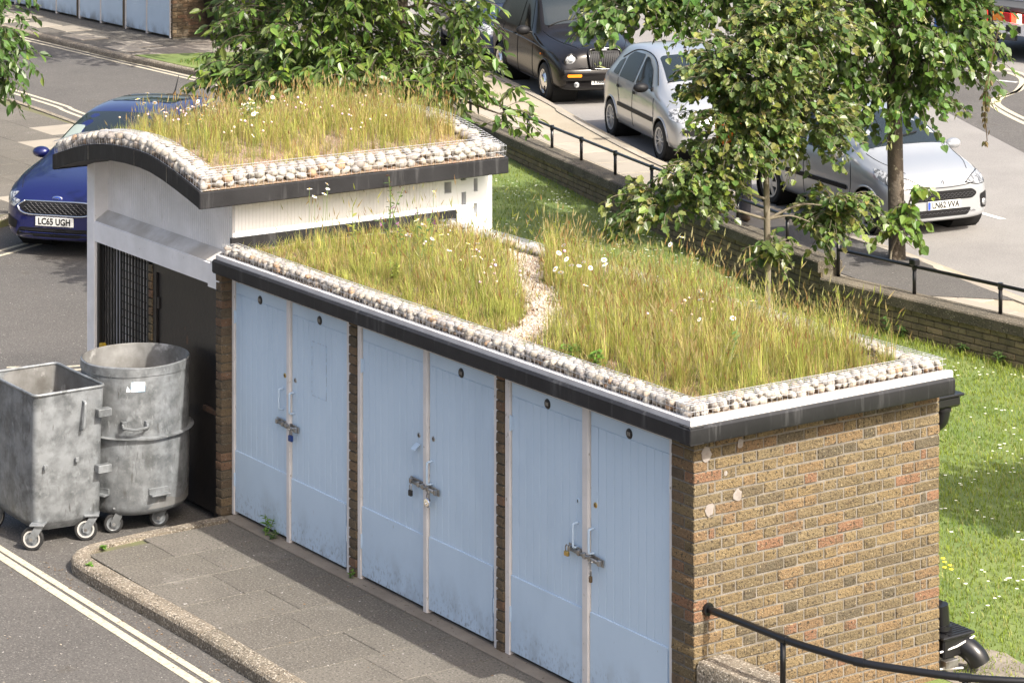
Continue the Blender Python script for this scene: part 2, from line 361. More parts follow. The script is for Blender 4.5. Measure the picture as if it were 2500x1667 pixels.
# near pavement before the blue doors
b = MB()
arc = [(-6.02+.2*math.cos(a)-.0, -1.42+.2*math.sin(a)) for a in [R(180+k*15) for k in range(7)]]
arc = [(-5.9+.15*math.cos(a), -1.38+.15*math.sin(a)) for a in [R(180+k*15) for k in range(7)]]
outl = [(-6.13,-.09)]+[(p[0], p[1]) for p in arc]+[(5,-1.53),(5,.05),(-6.13,.05)]
b.prism(outl, -.1, -.018)
pav = tag(b.obj('near_pavement', MT['jointdirt']), kind='structure')
xs = [-6.06,-5.5,-4.945,-4.4,-3.835,-3.25,-2.70,-2.15,-1.58,-1.0,-.43,.15,.72,1.3,1.9,2.5]
for i, (xa, xb) in enumerate(zip(xs, xs[1:])):
    ym = (-.905,-.735,-.88,-.715,-.87,-.71,-.865,-.705)[i % 8]
    lay('paving_slab', pav, MT['slab'], xa, xb, ym, -.10, 0)
    lay('paving_slab', pav, MT['slab'], xa+(.12 if i == 0 else 0), xb, -1.45, ym, 0)
lay('concrete_strip', pav, MT['concrete'], -6.2, 0.0, -.098, .06, .008, jit=0)
# kerbstones, rounded at the corner
def kerb_run(par, path, w, ztop, zbot, seg, mt, name='kerbstone', side=1, rise=.02):
    P = smooth_path([(x, y, 0) for x, y in path], 24); Ls = [0]
    for a, c in zip(P, P[1:]): Ls.append(Ls[-1]+(c-a).length)
    def at(s_):
        for i in range(len(P)-1):
            if s_ <= Ls[i+1] or i == len(P)-2:
                t = (s_-Ls[i])/max(1e-6, Ls[i+1]-Ls[i]); return P[i].lerp(P[i+1], t), (P[i+1]-P[i]).normalized()
    s0 = 0
    while s0 < Ls[-1]-.05:
        s1 = min(Ls[-1], s0+seg); q = MB(); k = 6; rows = []
        dz = rnd.uniform(-.004,.004)
        for j in range(k+1):
            p, t = at(lerp(s0+.004, s1-.004, j/k)); nn = Vector((-t.y, t.x, 0))*side
            prof = [(0, zbot),(0, ztop-.035),(.012, ztop-.012),(.035, ztop),(w, ztop+.002),(w, zbot)]
            rows.append([(p.x+nn.x*a, p.y+nn.y*a, z+dz) for a, z in prof])
        n = 6
        for r_ in rows: q.v += r_
        for j in range(k):
            for i in range(n): q.f.append((j*n+i, j*n+(i+1) % n, (j+1)*n+(i+1) % n, (j+1)*n+i))
        q.f.append(tuple(range(n))); q.f.append(tuple(k*n+i for i in range(n))[::-1])
        q.obj(name, mt, par); s0 = s1
kerb_run(pav, [(5,-1.63),(2,-1.62),(-2.5,-1.61),(-4,-1.60),(-5.5,-1.64),(-5.95,-1.60),(-6.16,-1.38),(-6.22,-1.0),(-6.24,-.5),(-6.24,-.10)], .15, .012, -.12, .88, MT['aggregate'], side=-1)
# left pavement beyond the drive, with its kerb
b = MB()
b.prism([(-60,8.75),(-30,8.45),(-23.5,8.0),(-21.6,7.0),(-19.45,3.9),(-18.3,1.4),(-16.6,-2.2),(-15.8,-6),(-60,-6)], -.1, -.01)
lp = tag(b.obj('left_pavement', MT['jointdirt']), kind='structure')
kerb_run(lp, [(-60,8.75),(-40,8.6),(-30,8.45),(-24.5,8.05),(-22.3,7.45),(-20.9,6.2),(-19.45,3.85),(-18.3,1.4),(-16.6,-2.2)], .14, .005, -.12, .9, MT['aggregate'], side=-1)
for i in range(20):
    for j in range(13):
        x, y = -34+i*.9, -1.2+j*.74
        if y > 8.2-.04*(x+30)*.8 or x > -19.75-(y-3.85)*.55 or (x > -22.2 and y > 6.1): continue
        pale = rnd.random() < .12
        lay('paving_slab', lp, MT['slab_pale'] if pale else MT['slab'], x-.45+(.3 if j % 2 else 0), x+.45+(.3 if j % 2 else 0), y-.37, y+.37, 0)
# far pavement in front of the other row of sheds
b = MB(); b.prism([(-70,12.75),(-34,12.6),(-32.6,12.62),(-31.8,12.9),(-31.0,15.2),(-33,18),(-70,18)], -.1, -.01)
fp = tag(b.obj('far_pavement', MT['slab']), kind='structure')
kerb_run(fp, [(-70,12.75),(-40,12.6),(-34.4,12.55),(-33.3,12.56),(-32.4,12.62),(-30,12.72),(-24,12.8)], .14, .01, -.12, .9, MT['aggregate'], side=1)
for (x0, x1, y0, y1) in ((-39.6,-38.7,13.1,13.7),(-38.6,-37.7,13.3,13.9),(-41.4,-40.4,13.5,14.1),(-42.3,-41.4,13.2,13.8),(-40.9,-39.9,12.9,13.5),(-37.2,-36.2,12.95,13.55),(-35.5,-34.5,13.35,13.9),(-35.0,-34.0,12.85,13.35),(-34.3,-33.5,13.4,13.85),(-43.2,-42.3,13.6,14.2),(-42.4,-41.5,12.75,13.2)):
    lay('paving_slab', fp, MT['slab_pale'], x0, x1, y0, y1, .002)
b = MB(); b.prism([(-34.5,14.4),(-33.6,12.74),(-32.6,12.76),(-31.9,13.1),(-31.6,16),(-35.3,16.4)], -.005, .006)
tag(b.obj('concrete_apron', MT['concrete']), kind='structure')
# far verge
b = MB(); b.prism([(-33.4,12.72),(-28.0,12.86),(-27.6,14.6),(-31.8,16.4),(-32.9,14.0)], -.1, .02)
tag(b.obj('far_verge', MT['lawnsoil']), kind='structure')

# lawn between the sheds and the garden wall
WALLP = [(-26,13.55),(-18.2,11.55),(-14.9,10.72),(-9.83,9.66),(-6.8,9.86),(8,10.6)]   # foot of the wall
def wall_y(x): return interp(WALLP, x)
def lawn_z(x, y):
    t = max(0, min(1, (y-3)/6.5)); far = interp([(-20,.06),(-14,-.08),(-9.8,-.26),(8,-.33)], x)
    near = interp([(-20,.05),(-9,.02),(8,.02)], x)
    return lerp(near, far, t*t*(3-2*t))+.02*noise.noise(Vector((x*.7, y*.7, 0)))
b = MB(); nx, ny = 60, 30
for i in range(nx+1):
    x = lerp(-19.8, 8, i/nx)
    for j in range(ny+1):
        y = lerp(2.0 if x > -9 else 3.6 if x > -13 else 5.2+max(0, (-13-x))*.85, wall_y(x)+.15, j/ny); b.v.append((x, y, lawn_z(x, y) if x < 4 else 0))
b.f = [(i*(ny+1)+j, (i+1)*(ny+1)+j, (i+1)*(ny+1)+j+1, i*(ny+1)+j+1) for i in range(nx) for j in range(ny)]
lawn = tag(b.obj('lawn', MT['lawnsoil'], smooth=True), kind='structure')
# upper pavement and road beyond the garden wall
KERB = [(-45,22.9),(-25.4,16.3),(-22.4,15.15),(-18.4,13.7),(-14.5,12.62),(-10.4,11.87),(-8.2,11.28),(8,7.6)]
def kerb_y(x): return interp(KERB, x)
b = MB(); xs2 = [lerp(-30, 8, i/38) for i in range(39)]
xs2 = sorted(set(xs2+[-18.2,-14.9,-9.83,-6.8]))
for x in xs2:
    ya = wall_y(x)+.15 if x > -26 else 13.7+(-26-x)*.26
    b.v += [(x, ya, -.3), (x, ya, .03), (x, kerb_y(x)+.05, .03), (x, kerb_y(x)+.05, -.3)]
b.f = [(4*i+k, 4*i+4+k, 4*i+4+(k+1) % 4, 4*i+(k+1) % 4) for i in range(len(xs2)-1) for k in range(4)]+[(0,1,2,3), tuple(4*(len(xs2)-1)+k for k in (3,2,1,0))]
up = tag(b.obj('upper_pavement', MT['gritpath']), kind='structure')
kerb_run(up, list(reversed(KERB)), .14, .045, -.12, .9, MT['slab_pale'], side=1)
# row of flagstones along the wall
x = -24.0
k = 0
while x < -1:
    y0 = wall_y(x+.45)+.40
    dx = .9; a = math.atan2(wall_y(x+.9)-wall_y(x), .9)
    for r_ in range(2):
        yy = y0+.3+r_*.62
        if yy+.35 > kerb_y(x+.45): continue
        me = slab_mesh(dx-.012, .6, .04, 0).mesh(MT['slab_pale'], 'auto')
        link('flagstone', me, up, mw=Matrix.Translation((x+.45+(.3 if r_ else 0)-.2*r_*math.sin(a), yy, .035)) @ Matrix.Rotation(a, 4, 'Z'))
    x += dx
b = MB(); b.prism([(-13.2,10.9),(-9.2,10.3),(-8.2,11.2),(-10.3,11.75),(-13,12.1)], .031, .045)
tag(b.obj('asphalt_patch', MT['asphalt']), kind='structure')
line('painted_line', [(-13.15,15.15),(-12.3,15.0)], .1, -.094, MT['white_line'])
for o_ in (0, .35):
    line('painted_line', [(-24,25.6+o_),(-22.2,25.2+o_*.6),(-20.9,23.9+o_*.2),(-20.25-o_*.3,22.8),(-19.4-o_*.3,22.1-o_*.3),(-17,20.9-o_*.6),(-14,19.6-o_*.6)], .1, -.094, MT['linepaint'])
line('painted_line', [(-27.5,22.6),(-24.5,23.8),(-21.6,24.6)], .1, -.094, MT['white_line'])
b = MB(); b.prism([(-26,20.3),(-23,21.3),(-20,21.2),(-15,18.6),(-14,19.4),(-18,23),(-22,25.5),(-27,24.2)], -.0985, -.0972)
tag(b.obj('asphalt_patch', MT['asphalt']), kind='structure')
b = MB(); b.prism([(x, kerb_y(x)+.1) for x in (-45,-25.4,-18.4,-10.4,-8.2,8)]+[(40,10),(40,90),(-60,90),(-60,40)], -.0995, -.0985)
tag(b.obj('side_road', MT['asphalt_far']), kind='structure')
# leaf crumbs and grit lying in the gutters
q = MB(); rr_ = random.Random(3)
for _ in range(420):
    if rr_.random() < .6: x = rr_.uniform(-6.3,-1.5); y = -1.66-abs(rr_.gauss(0,.10)); z = -.094
    elif rr_.random() < .5: x = rr_.uniform(-6,-1); y = rr_.uniform(-1.4,-.1); z = .006
    else: x = rr_.uniform(-7.2,-2.5); y = rr_.uniform(-3.4,-1.7); z = -.094
    r = rr_.uniform(.004,.013); a = rr_.uniform(0,6.3); c, s_ = math.cos(a)*r, math.sin(a)*r; b0 = len(q.v)
    q.v += [(x+c,y+s_,z), (x-s_*.5,y+c*.5,z+.004), (x-c,y-s_,z+.001), (x+s_*.5,y-c*.5,z+.003)]; k_ = ((.16,.10,.05),(.10,.075,.045),(.30,.27,.22),(.22,.13,.06))[rr_.randrange(4)]; q.c += [k_]*4; q.f.append((b0,b0+1,b0+2,b0+3))
tag(q.obj('leaf_crumbs', leafmat('crumbs', 0, .9, .2), recalc=False), 'brown leaf crumbs and grit scattered along the near kerb', 'litter', kind='stuff')
# ------------------------------------------------------------------ the brick shed with three pairs of blue doors
W = 2.1685
shed = tag(empty('brick_shed', (-3.1, 1.08, 0)), 'low brick shed with three pairs of pale blue doors and a planted roof', 'shed')
b = MB(); b.box(-6.3, -.11, .09, W-.11, -.1, 2.12); b.obj('core', MT['mortar'], shed)
ew = MB(); ew.box(-.105, -.006, .006, W-.006, -.1, 2.1); ew.box(-.243, -.1055, .006, .12, -.1, 2.1)
endw = ew.obj('end_wall', MT['mortar'], shed)
_bc = {}
def brick(par, x0, x1, y0, y1, z0, z1, mt, name='brick', jit=.0022, store=None):
    key = (round(x1-x0,3), round(y1-y0,3), mt.name, rnd.randrange(3))
    if store is not None:
        store.cbox(x0, x1, y0, y1, z0, z1, .005); return
    if key not in _bc:
        q = MB(); a, c = key[0]/2, key[1]/2; h = (z1-z0)/2
        q.cbox(-a, a, -c, c, -h, h, .005)
        rr = random.Random(str(key)); q.v = [tuple(t+rr.uniform(-.0018,.0018) for t in v) for v in q.v]
        _bc[key] = q.mesh(mt, 'auto')
    mw = Matrix.Translation(((x0+x1)/2+rnd.uniform(-jit,jit), (y0+y1)/2+rnd.uniform(-jit,jit)*.5, (z0+z1)/2+rnd.uniform(-.0015,.0015))) @ Euler((rnd.uniform(-.004,.004), 0, rnd.uniform(-.003,.003))).to_matrix().to_4x4()
    return link(name, _bc[key], par, mw=mw)
per = W/6.167; S_ = per*.667; H_ = per*.333; Q_ = per*.167; g = .0055
low = MB(); zj = 1.87
for k in range(-25, 3):
    z0, z1 = zj+.075*k+g, zj+.075*(k+1)-g
    if z1 > 2.1 or z0 < -.02: continue
    A = (k % 2 == 0); seq = []; y = 0
    if A: seq = ['S','H']*5+['S','Q','H']
    else: seq = ['H','Q','S']+['H','S']*5
    st = low if k < -21 else None
    for i, c in enumerate(seq):
        w = {'S': S_, 'H': H_, 'Q': Q_}[c]; ya, yb = y+g, y+w-g
        if i == 0: ya = 0.0
        if i == len(seq)-1: yb = W
        xb = -.1
        if i == 0: xb = -.105 if A else -.240
        if i == len(seq)-1: xb = -.1
        brick(endw, xb, 0.0, ya, yb, z0, z1, MT['brick'], store=st)
        y += w
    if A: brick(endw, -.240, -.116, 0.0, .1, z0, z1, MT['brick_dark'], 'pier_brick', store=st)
tag(low.obj('bricks', MT['brick'], endw), kind='stuff')
# plinth patches of white filler on the end wall
for (y, z, r_) in ((.10,1.905,.05),(.385,1.935,.032),(.36,1.60,.042),(.125,1.545,.045),(.26,1.76,.018)):
    q = MB(); n = 14
    q.v = [(.0045, y, z)]+[(.0035, y+r_*math.cos(a)*rnd.uniform(.75,1.1)*.9, z+r_*math.sin(a)*rnd.uniform(.8,1.15)) for a in [2*math.pi*i/n for i in range(n)]]
    q.f = [(0, i+1, (i+1) % n+1) for i in range(n)]
    q.obj('filler_patch', MT['filler'], endw)
# brick piers between the doors
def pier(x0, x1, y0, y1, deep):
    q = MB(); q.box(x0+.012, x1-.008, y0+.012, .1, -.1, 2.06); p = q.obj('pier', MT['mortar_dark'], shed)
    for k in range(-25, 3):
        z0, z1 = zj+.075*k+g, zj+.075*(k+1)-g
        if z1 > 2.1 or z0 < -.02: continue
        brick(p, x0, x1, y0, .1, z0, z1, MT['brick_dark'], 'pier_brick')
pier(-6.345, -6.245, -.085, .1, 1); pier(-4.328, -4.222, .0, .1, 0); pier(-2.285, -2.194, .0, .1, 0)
# white frames
def wf(x0, x1, y0=.012, z0=.0, z1=1.972, name='door_frame'):
    MB().cbox(x0, x1, y0, .088, z0, z1, .006).obj(name, MT['white'], shed)
for a, c in ((-6.244,-6.203),(-4.382,-4.330),(-4.220,-4.168),(-2.333,-2.287),(-2.192,-2.130),(-.282,-.244)): wf(a, c)
for a, c in ((-5.318,-5.262),(-3.268,-3.212),(-1.248,-1.176)): wf(a, c, .006)
for a, c in ((-6.203,-4.382),(-4.168,-2.333),(-2.130,-.282)):
    MB().box(a, c, .02, .088, 1.953, 1.98).obj('head_frame', MT['white'], shed)
# doors
def make_door(x0, x1, zp, hand, z0=.035, z1=1.948, disc=True, boards=True, lean=0.0):
    dm = MB(); dm.cbox(x0+.004, x1-.004, .034, .075, z0, z1, .003)
    d = dm.obj('door', MT['blue'], shed)
    bw = (x1-x0-.18)/8
    zt = z1-.095
    for s in ((x0+.006, x0+.088), (x1-.088, x1-.006)): MB().cbox(s[0], s[1], .0290, .0345, zp-.02, zt, .0015).obj('stile', MT['blue'], d)
    MB().cbox(x0+.006, x1-.006, .0290, .0345, zt+.003, z1-.002, .0015).obj('top_rail', MT['blue'], d)
    for i in range(8):
        MB().cbox(x0+.09+i*bw+.0015, x0+.09+(i+1)*bw-.0015, .0295+rnd.uniform(0,.0008), .036, zp-.02, zt-.001, .0028).obj('board', MT['blue'], d)
    q = MB(); q.cbox(x0+.004+(.0 if hand > 0 else 0), x1-.004-(.028 if hand > 0 else 0), .020, .034, z0, zp, .003); q.obj('lower_panel', MT['blue'], d)
    hx = x0 if hand < 0 else x1       # hinge side: hand<0 hinges on the left
    return d
def hinges(d, x):
    for z in (1.66, .30):
        q = MB(); q.tube([(x, .018, z-.055), (x, .018, z+.055)], .008, 6); q.cbox(x-.022, x+.022, .022, .0285, z-.05, z+.05, .001); q.obj('hinge', MT['blue'], d)
def handle(d, x, z):
    p = smooth_path([(x,.028,z+.085),(x,-.012,z+.080),(x,-.018,z+.055),(x,-.018,z-.055),(x,-.012,z-.080),(x,.028,z-.085)], 4)
    MB().tube(p, .0085, 6).obj('handle', MT['blue'], d, smooth=True)
def disc(d, x, z):
    m = Matrix.Translation((x, .0285, z)) @ Matrix.Rotation(math.pi/2, 4, 'X')
    o = MB().lathe([(.0,.006),(.028,.006),(.034,.004),(.036,0)], 18, m).obj('number_disc', MT['plastic'], d, smooth=True)
    q = MB()
    for i in (-1, 0, 1): q.box(x+i*.012-.0035, x+i*.012+.0035, .0205, .0225, z-.012, z+.012)
    q.obj('raised_figures', MT['steel'], o)
def lockhole(d, x, z, mt, esc=True):
    m = Matrix.Translation((x, .0285, z)) @ Matrix.Rotation(math.pi/2, 4, 'X')
    o = MB().lathe([(.0,.004),(.018,.004),(.02,0)], 14, m).obj('lock', mt, d, smooth=True)
    MB().box(x-.004, x+.004, .022, .024, z-.01, z+.01).obj('keyhole', MT['plastic'], o)
def bolt(x0, x1, z, dz):
    """sliding bolt across a pair of doors"""
    sl = (dz)/(x1-x0)
    m = Matrix.Translation((x0, .0, z)) @ Matrix.Rotation(-math.atan(sl), 4, 'Y'); Lb = x1-x0
    root = MB().cbox(0, Lb*.99, .012, .0195, -.026, .026, .001, m).obj('sliding_bolt', MT['steel'], shed)
    q = MB(); q.tube([m @ Vector((.03,.0,.0)), m @ Vector((Lb*.93,.0,0))], .011, 8); q.obj('bolt_bar', MT['steel'], root, smooth=True)
    for t in (.08, .34, .5, .66, .92):
        q = MB(); q.cbox(Lb*t-.014, Lb*t+.014, -.014, .013, -.02, .02, .004, m); q.obj('keeper', MT['steel'], root)
    q = MB(); q.tube([m @ Vector((Lb*.78,-.01,0)), m @ Vector((Lb*.8,-.04,-.005)), m @ Vector((Lb*.86,-.045,.008))], .006, 6); q.obj('bolt_lever', MT['steel'], root)
d1 = make_door(-6.203, -5.318, .545, -1); d2 = make_door(-5.262, -4.382, .53, 1, z0=.03)
d3 = make_door(-4.168, -3.268, .57, -1); d4 = make_door(-3.212, -2.333, .578, 1)
d5 = make_door(-2.130, -1.248, .578, -1); d6 = make_door(-1.176, -.282, .578, 1)
for d, x in ((d1,-6.203),(d2,-4.385),(d3,-4.166),(d4,-2.335),(d5,-2.128),(d6,-.284)): hinges(d, x)
for d, x, z in ((d1,-5.785,1.872),(d2,-4.82,1.885),(d4,-2.78,1.882),(d5,-1.685,1.888),(d6,-.735,1.89)): disc(d, x, z)
for d, x, z in ((d1,-5.396,1.143),(d2,-5.222,1.144),(d4,-3.173,1.06),(d5,-1.317,1.067),(d6,-1.133,1.072)): handle(d, x, z)
for d, x, z, mt in ((d1,-5.375,1.335,MT['brass']),(d2,-5.205,1.33,MT['steel']),(d3,-3.355,1.30,MT['steel']),(d4,-3.155,1.315,MT['steel']),(d6,-1.118,1.318,MT['brass']),(d5,-1.318,1.30,MT['blue'])): lockhole(d, x, z, mt)
q = MB(); q.box(-3.385,-3.325,-.03,.02,1.235,1.24); q.v = [(x, y, z-(.02-y)*.8) for x, y, z in q.v]; q.obj('letter_flap', MT['blue'], d3)
# old notice outline on the second door
q = MB(); 
for a in ((-4.945,-4.715,1.695,1.700),(-4.945,-4.715,1.265,1.27),(-4.945,-4.94,1.27,1.70),(-4.72,-4.715,1.27,1.70)): q.box(a[0],a[1],.0275,.0293,a[2],a[3])
q.obj('notice_outline', mat('grey_smear', (.30,.36,.42), .7, col2=(.42,.56,.71), scale=30, lo=.45, hi=.55), d2)
bolt(-5.481, -5.128, .955, -.012); bolt(-3.451, -3.054, .95, -.014); bolt(-1.409, -1.003, .968, -.022)
def padlock(x, z, mt, label, drop=.0, rnd_body=False, w=.022, h=.04, opened=False):
    r = empty('padlock', (x, -.02, z))
    tag(r, label, 'padlock')
    p = smooth_path([(x-w*.6,-.022,z-.02),(x-w*.6,-.022,z+.008),(x,-.022,z+.026),(x+w*.6,-.022,z+.008),(x+w*.6,-.022,z-.02)], 4)
    MB().tube(p, .0042, 6).obj('shackle', MT['steel'], r, smooth=True)
    if rnd_body:
        m = Matrix.Translation((x, -.010, z-.045)) @ Matrix.Rotation(math.pi/2, 4, 'X')
        MB().lathe([(.0,0),(.030,0),(.035,.006),(.035,.02),(.030,.026),(.012,.026),(.012,.022),(0,.022)], 20, m).obj('lock_body', mt, r, smooth='auto')
    else:
        MB().cbox(x-w, x+w, -.034, -.010, z-.018-h, z-.018, .005).obj('lock_body', mt, r)
    return r
padlock(-5.195, .915, plain('blue_lock', (.01,.035,.16), .3), 'dark blue padlock hanging on the bolt of the farthest door pair', h=.05, w=.026)
padlock(-3.395, .905, plain('dark_lock', (.02,.019,.018), .45), 'small dark padlock on the left end of the middle bolt', h=.045, w=.019)
padlock(-3.155, .895, MT['chrome'], 'round shiny padlock on the right end of the middle bolt', rnd_body=True)
padlock(-1.385, .965, MT['brass'], 'brass padlock on the left end of the nearest bolt', h=.035)
padlock(-1.105, .865, plain('rusty_lock', (.16,.11,.06), .5, .6), 'small rusty padlock dangling below the nearest bolt', h=.045, w=.010)
# fascias, trims and planted roof
RX0, RX1, RY0, RY1 = -6.27, .155, -.155, 2.2
b = MB(); b.prism([(-.155,2.036),(-.165,2.05),(-.165,2.135),(-.15,2.150),(-.05,2.150),(-.05,2.036)], -6.26, .165, 'x')
b.obj('front_fascia', MT['fascia'], shed, smooth='auto')
b = MB(); b.prism([(.158,2.034),(.168,2.05),(.168,2.135),(.153,2.151),(.05,2.151),(.05,2.034)], -.160, 2.155, 'y')
b.obj('end_fascia', MT['fascia'], shed, smooth='auto')
MB().cbox(-6.2, .05, 2.13, 2.158, 2.036, 2.148, .006).obj('back_fascia', MT['fascia'], shed)
MB().box(-6.2, .05, -.05, 2.13, 2.105, 2.145).obj('soffit_deck', MT['fascia'], shed)
b = MB(); b.prism([(-.135,2.149),(-.135,2.186),(-.125,2.190),(-.10,2.190),(-.10,2.149)], -6.25, .13, 'x'); b.obj('roof_trim', MT['trimtop'], shed)
b = MB(); b.prism([(.135,2.149),(.135,2.187),(.125,2.191),(.10,2.191),(.10,2.149)], -.134, 2.165, 'y'); b.obj('roof_trim', MT['roofwhite'], shed)
def bed_z(x, y): return 2.185+.012*noise.noise(Vector((x*2, y*2, 3)))
b = MB(); nx, ny = 60, 22
for i in range(nx+1):
    for j in range(ny+1):
        x, y = lerp(-6.25,.1,i/nx), lerp(-.12,2.14,j/ny); b.v.append((x, y, bed_z(x, y)))
b.f = [(i*(ny+1)+j, (i+1)*(ny+1)+j, (i+1)*(ny+1)+j+1, i*(ny+1)+j+1) for i in range(nx) for j in range(ny)]
bed = b.obj('roof_soil', MT['soil'], shed, smooth=True)
# hopper, downpipe and gully at the back corner
dp = tag(empty('rainwater_pipe', (-.12, 2.33, 0)), 'black rainwater hopper and pipe on the back corner of the brick end wall', 'drainpipe')
q = MB(); q.cbox(-.19, -.04, 2.18, 2.42, 1.87, 1.955, .02); q.obj('hopper', MT['plastic'], dp, smooth='auto')
q = MB(); q.cbox(-.20, -.03, 2.17, 2.44, 1.945, 1.965, .006); q.obj('hopper_rim', MT['plastic'], dp)
q = MB(); q.tube(smooth_path([(-.115,2.30,1.89),(-.115,2.30,1.82),(-.15,2.29,1.75),(-.26,2.26,1.70),(-.34,2.235,1.62),(-.35,2.232,1.5),(-.35,2.232,.6),(-.25,2.25,.5),(-.12,2.27,.47)], 6), .055, 14); q.obj('pipe', MT['plastic'], dp, smooth='auto')
q = MB(); q.tube([(-.115,2.30,1.845),(-.115,2.30,1.865)], .066, 14); q.obj('pipe_collar', MT['plastic'], dp, smooth='auto')
gl = tag(empty('gully_trap', (-.1, 2.4, .02)), 'black plastic gully box with wide outlet bend beside the brick corner', 'drain')
q = MB(); q.tube(smooth_path([(-.1,2.27,.5),(-.1,2.275,.46),(-.1,2.285,.36)], 4), .055, 14); q.obj('inlet_bend', MT['plastic'], gl, smooth='auto')
q = MB(); q.tube([(-.1,2.285,.355),(-.1,2.285,.325)], .072, 16); q.obj('inlet_collar', MT['plastic'], gl, smooth='auto')
q = MB(); q.cbox(-.22, .02, 2.19, 2.46, .16, .30, .012); gb = q.obj('gully_box', MT['plastic'], gl)
q = MB(); q.cbox(-.235, .035, 2.175, 2.475, .292, .312, .006); lid = q.obj('lid', MT['plastic'], gl)
for i in range(7): MB().box(-.20+i*.033, -.185+i*.033, 2.25, 2.46, .3125, .317).obj('lid_rib', MT['plastic'], lid)
q = MB(); pth = smooth_path([(-.06,2.40,.22),(.0,2.42,.20),(.06,2.45,.155),(.085,2.47,.10)], 5); q.tube(pth, .078, 18, cap=False); q.tube(pth, .068, 18, cap=False); q.obj('outlet_bend', MT['plastic'], gl, smooth=True)
q = MB(); q.tube([pth[0], pth[1]], .088, 18, cap=False); q.obj('seal_ring', MT['plastic'], gl, smooth=True)
q = MB(); q.cbox(.04, .1, 2.46, 2.505, .155, .16, .001, Matrix.Translation((0,0,.02))); q.obj('sticker', MT['roofwhite'], gl)
q = MB(); q.tube([(.0,2.17,.21),(.03,2.3,.235),(.03,2.47,.275)], .007, 6); q.tube([(.0,2.17,.095),(.03,2.36,.075)], .007, 6); q.obj('cable_tie', MT['roofwhite'], gl)
q = MB(); q.cbox(-.02,.04,2.19,2.31,.10,.15,.002); q.obj('bracket', MT['steel'], gl)
b = MB(); b.prism([(-.6,2.18),(.55,2.18),(.5,2.75),(-.1,2.9),(-.6,2.7)], -.05, .035); tag(b.obj('concrete_pad', MT['concrete']), kind='structure')
# low wall with aggregate coping and curved handrail, running on from the near corner
CP = smooth_path([(-.06,.14,0),(.4,.16,0),(.85,.19,0),(1.25,.28,0),(1.6,.46,0),(1.95,.75,0),(2.2,1.1,0)], 6)
lw = tag(empty('curved_low_wall', (.9,.2,0)), 'low curved wall with pale aggregate coping beside the brick end wall', 'wall')
def ribbon(path, prof, start=0):
    q = MB(); n = len(prof)
    for i, p in enumerate(path):
        d = (path[min(i+1, len(path)-1)]-path[max(i-1, 0)]).normalized(); nn = Vector((-d.y, d.x, 0))
        q.v += [(p.x+nn.x*a, p.y+nn.y*a, z) for a, z in prof]
    for i in range(len(path)-1):
        for k in range(n): q.f.append((i*n+k, i*n+(k+1) % n, (i+1)*n+(k+1) % n, (i+1)*n+k))
    q.f.append(tuple(range(n))); q.f.append(tuple((len(path)-1)*n+k for k in range(n))[::-1]); return q
CP2 = [p for p in CP if p.x > .012]
ribbon(CP2, [(-.115,.0),(-.115,.445),(.115,.445),(.115,.0)]).obj('wall_body', MT['aggdark'], lw)
step = 9
for i in range(0, len(CP2)-1, step):
    seg = CP2[i:i+step+1]
    if len(seg) > 1: ribbon(seg, [(-.14,.446),(-.14,.55),(-.12,.585),(.02,.594),(.12,.585),(.14,.56),(.14,.446)]).obj('coping_stone', MT['aggregate'], lw, smooth='auto')
hr = tag(empty('curved_handrail', (.9,.2,.6)), 'black curved handrail fixed to the brick end wall above the low wall', 'handrail')
RL = smooth_path([(0,.108,.904),(.373,.13,.904),(.774,.152,.904),(1.064,.205,.904),(1.303,.262,.904),(1.568,.408,.904),(1.862,.61,.904),(2.113,.86,.904),(2.3,1.12,.904)], 6)
MB().tube(RL, .024, 12).obj('rail', MT['blackgloss'], hr, smooth=True)
MB().tube([(0.003,.108,.904),(.02,.109,.904)], .042, 14).obj('wall_flange', MT['blackgloss'], hr, smooth='auto')
for p in (RL[11], RL[36]):
    MB().tube([(p.x, p.y, .55), (p.x, p.y, .9)], .019, 10).obj('post', MT['blackgloss'], hr, smooth=True)
for i in (11, 36, 24):
    MB().tube([RL[i]-(RL[i+1]-RL[i]).normalized()*.035, RL[i]+(RL[i+1]-RL[i]).normalized()*.035], .028, 12).obj('rail_joint', MT['blackgloss'], hr, smooth='auto')
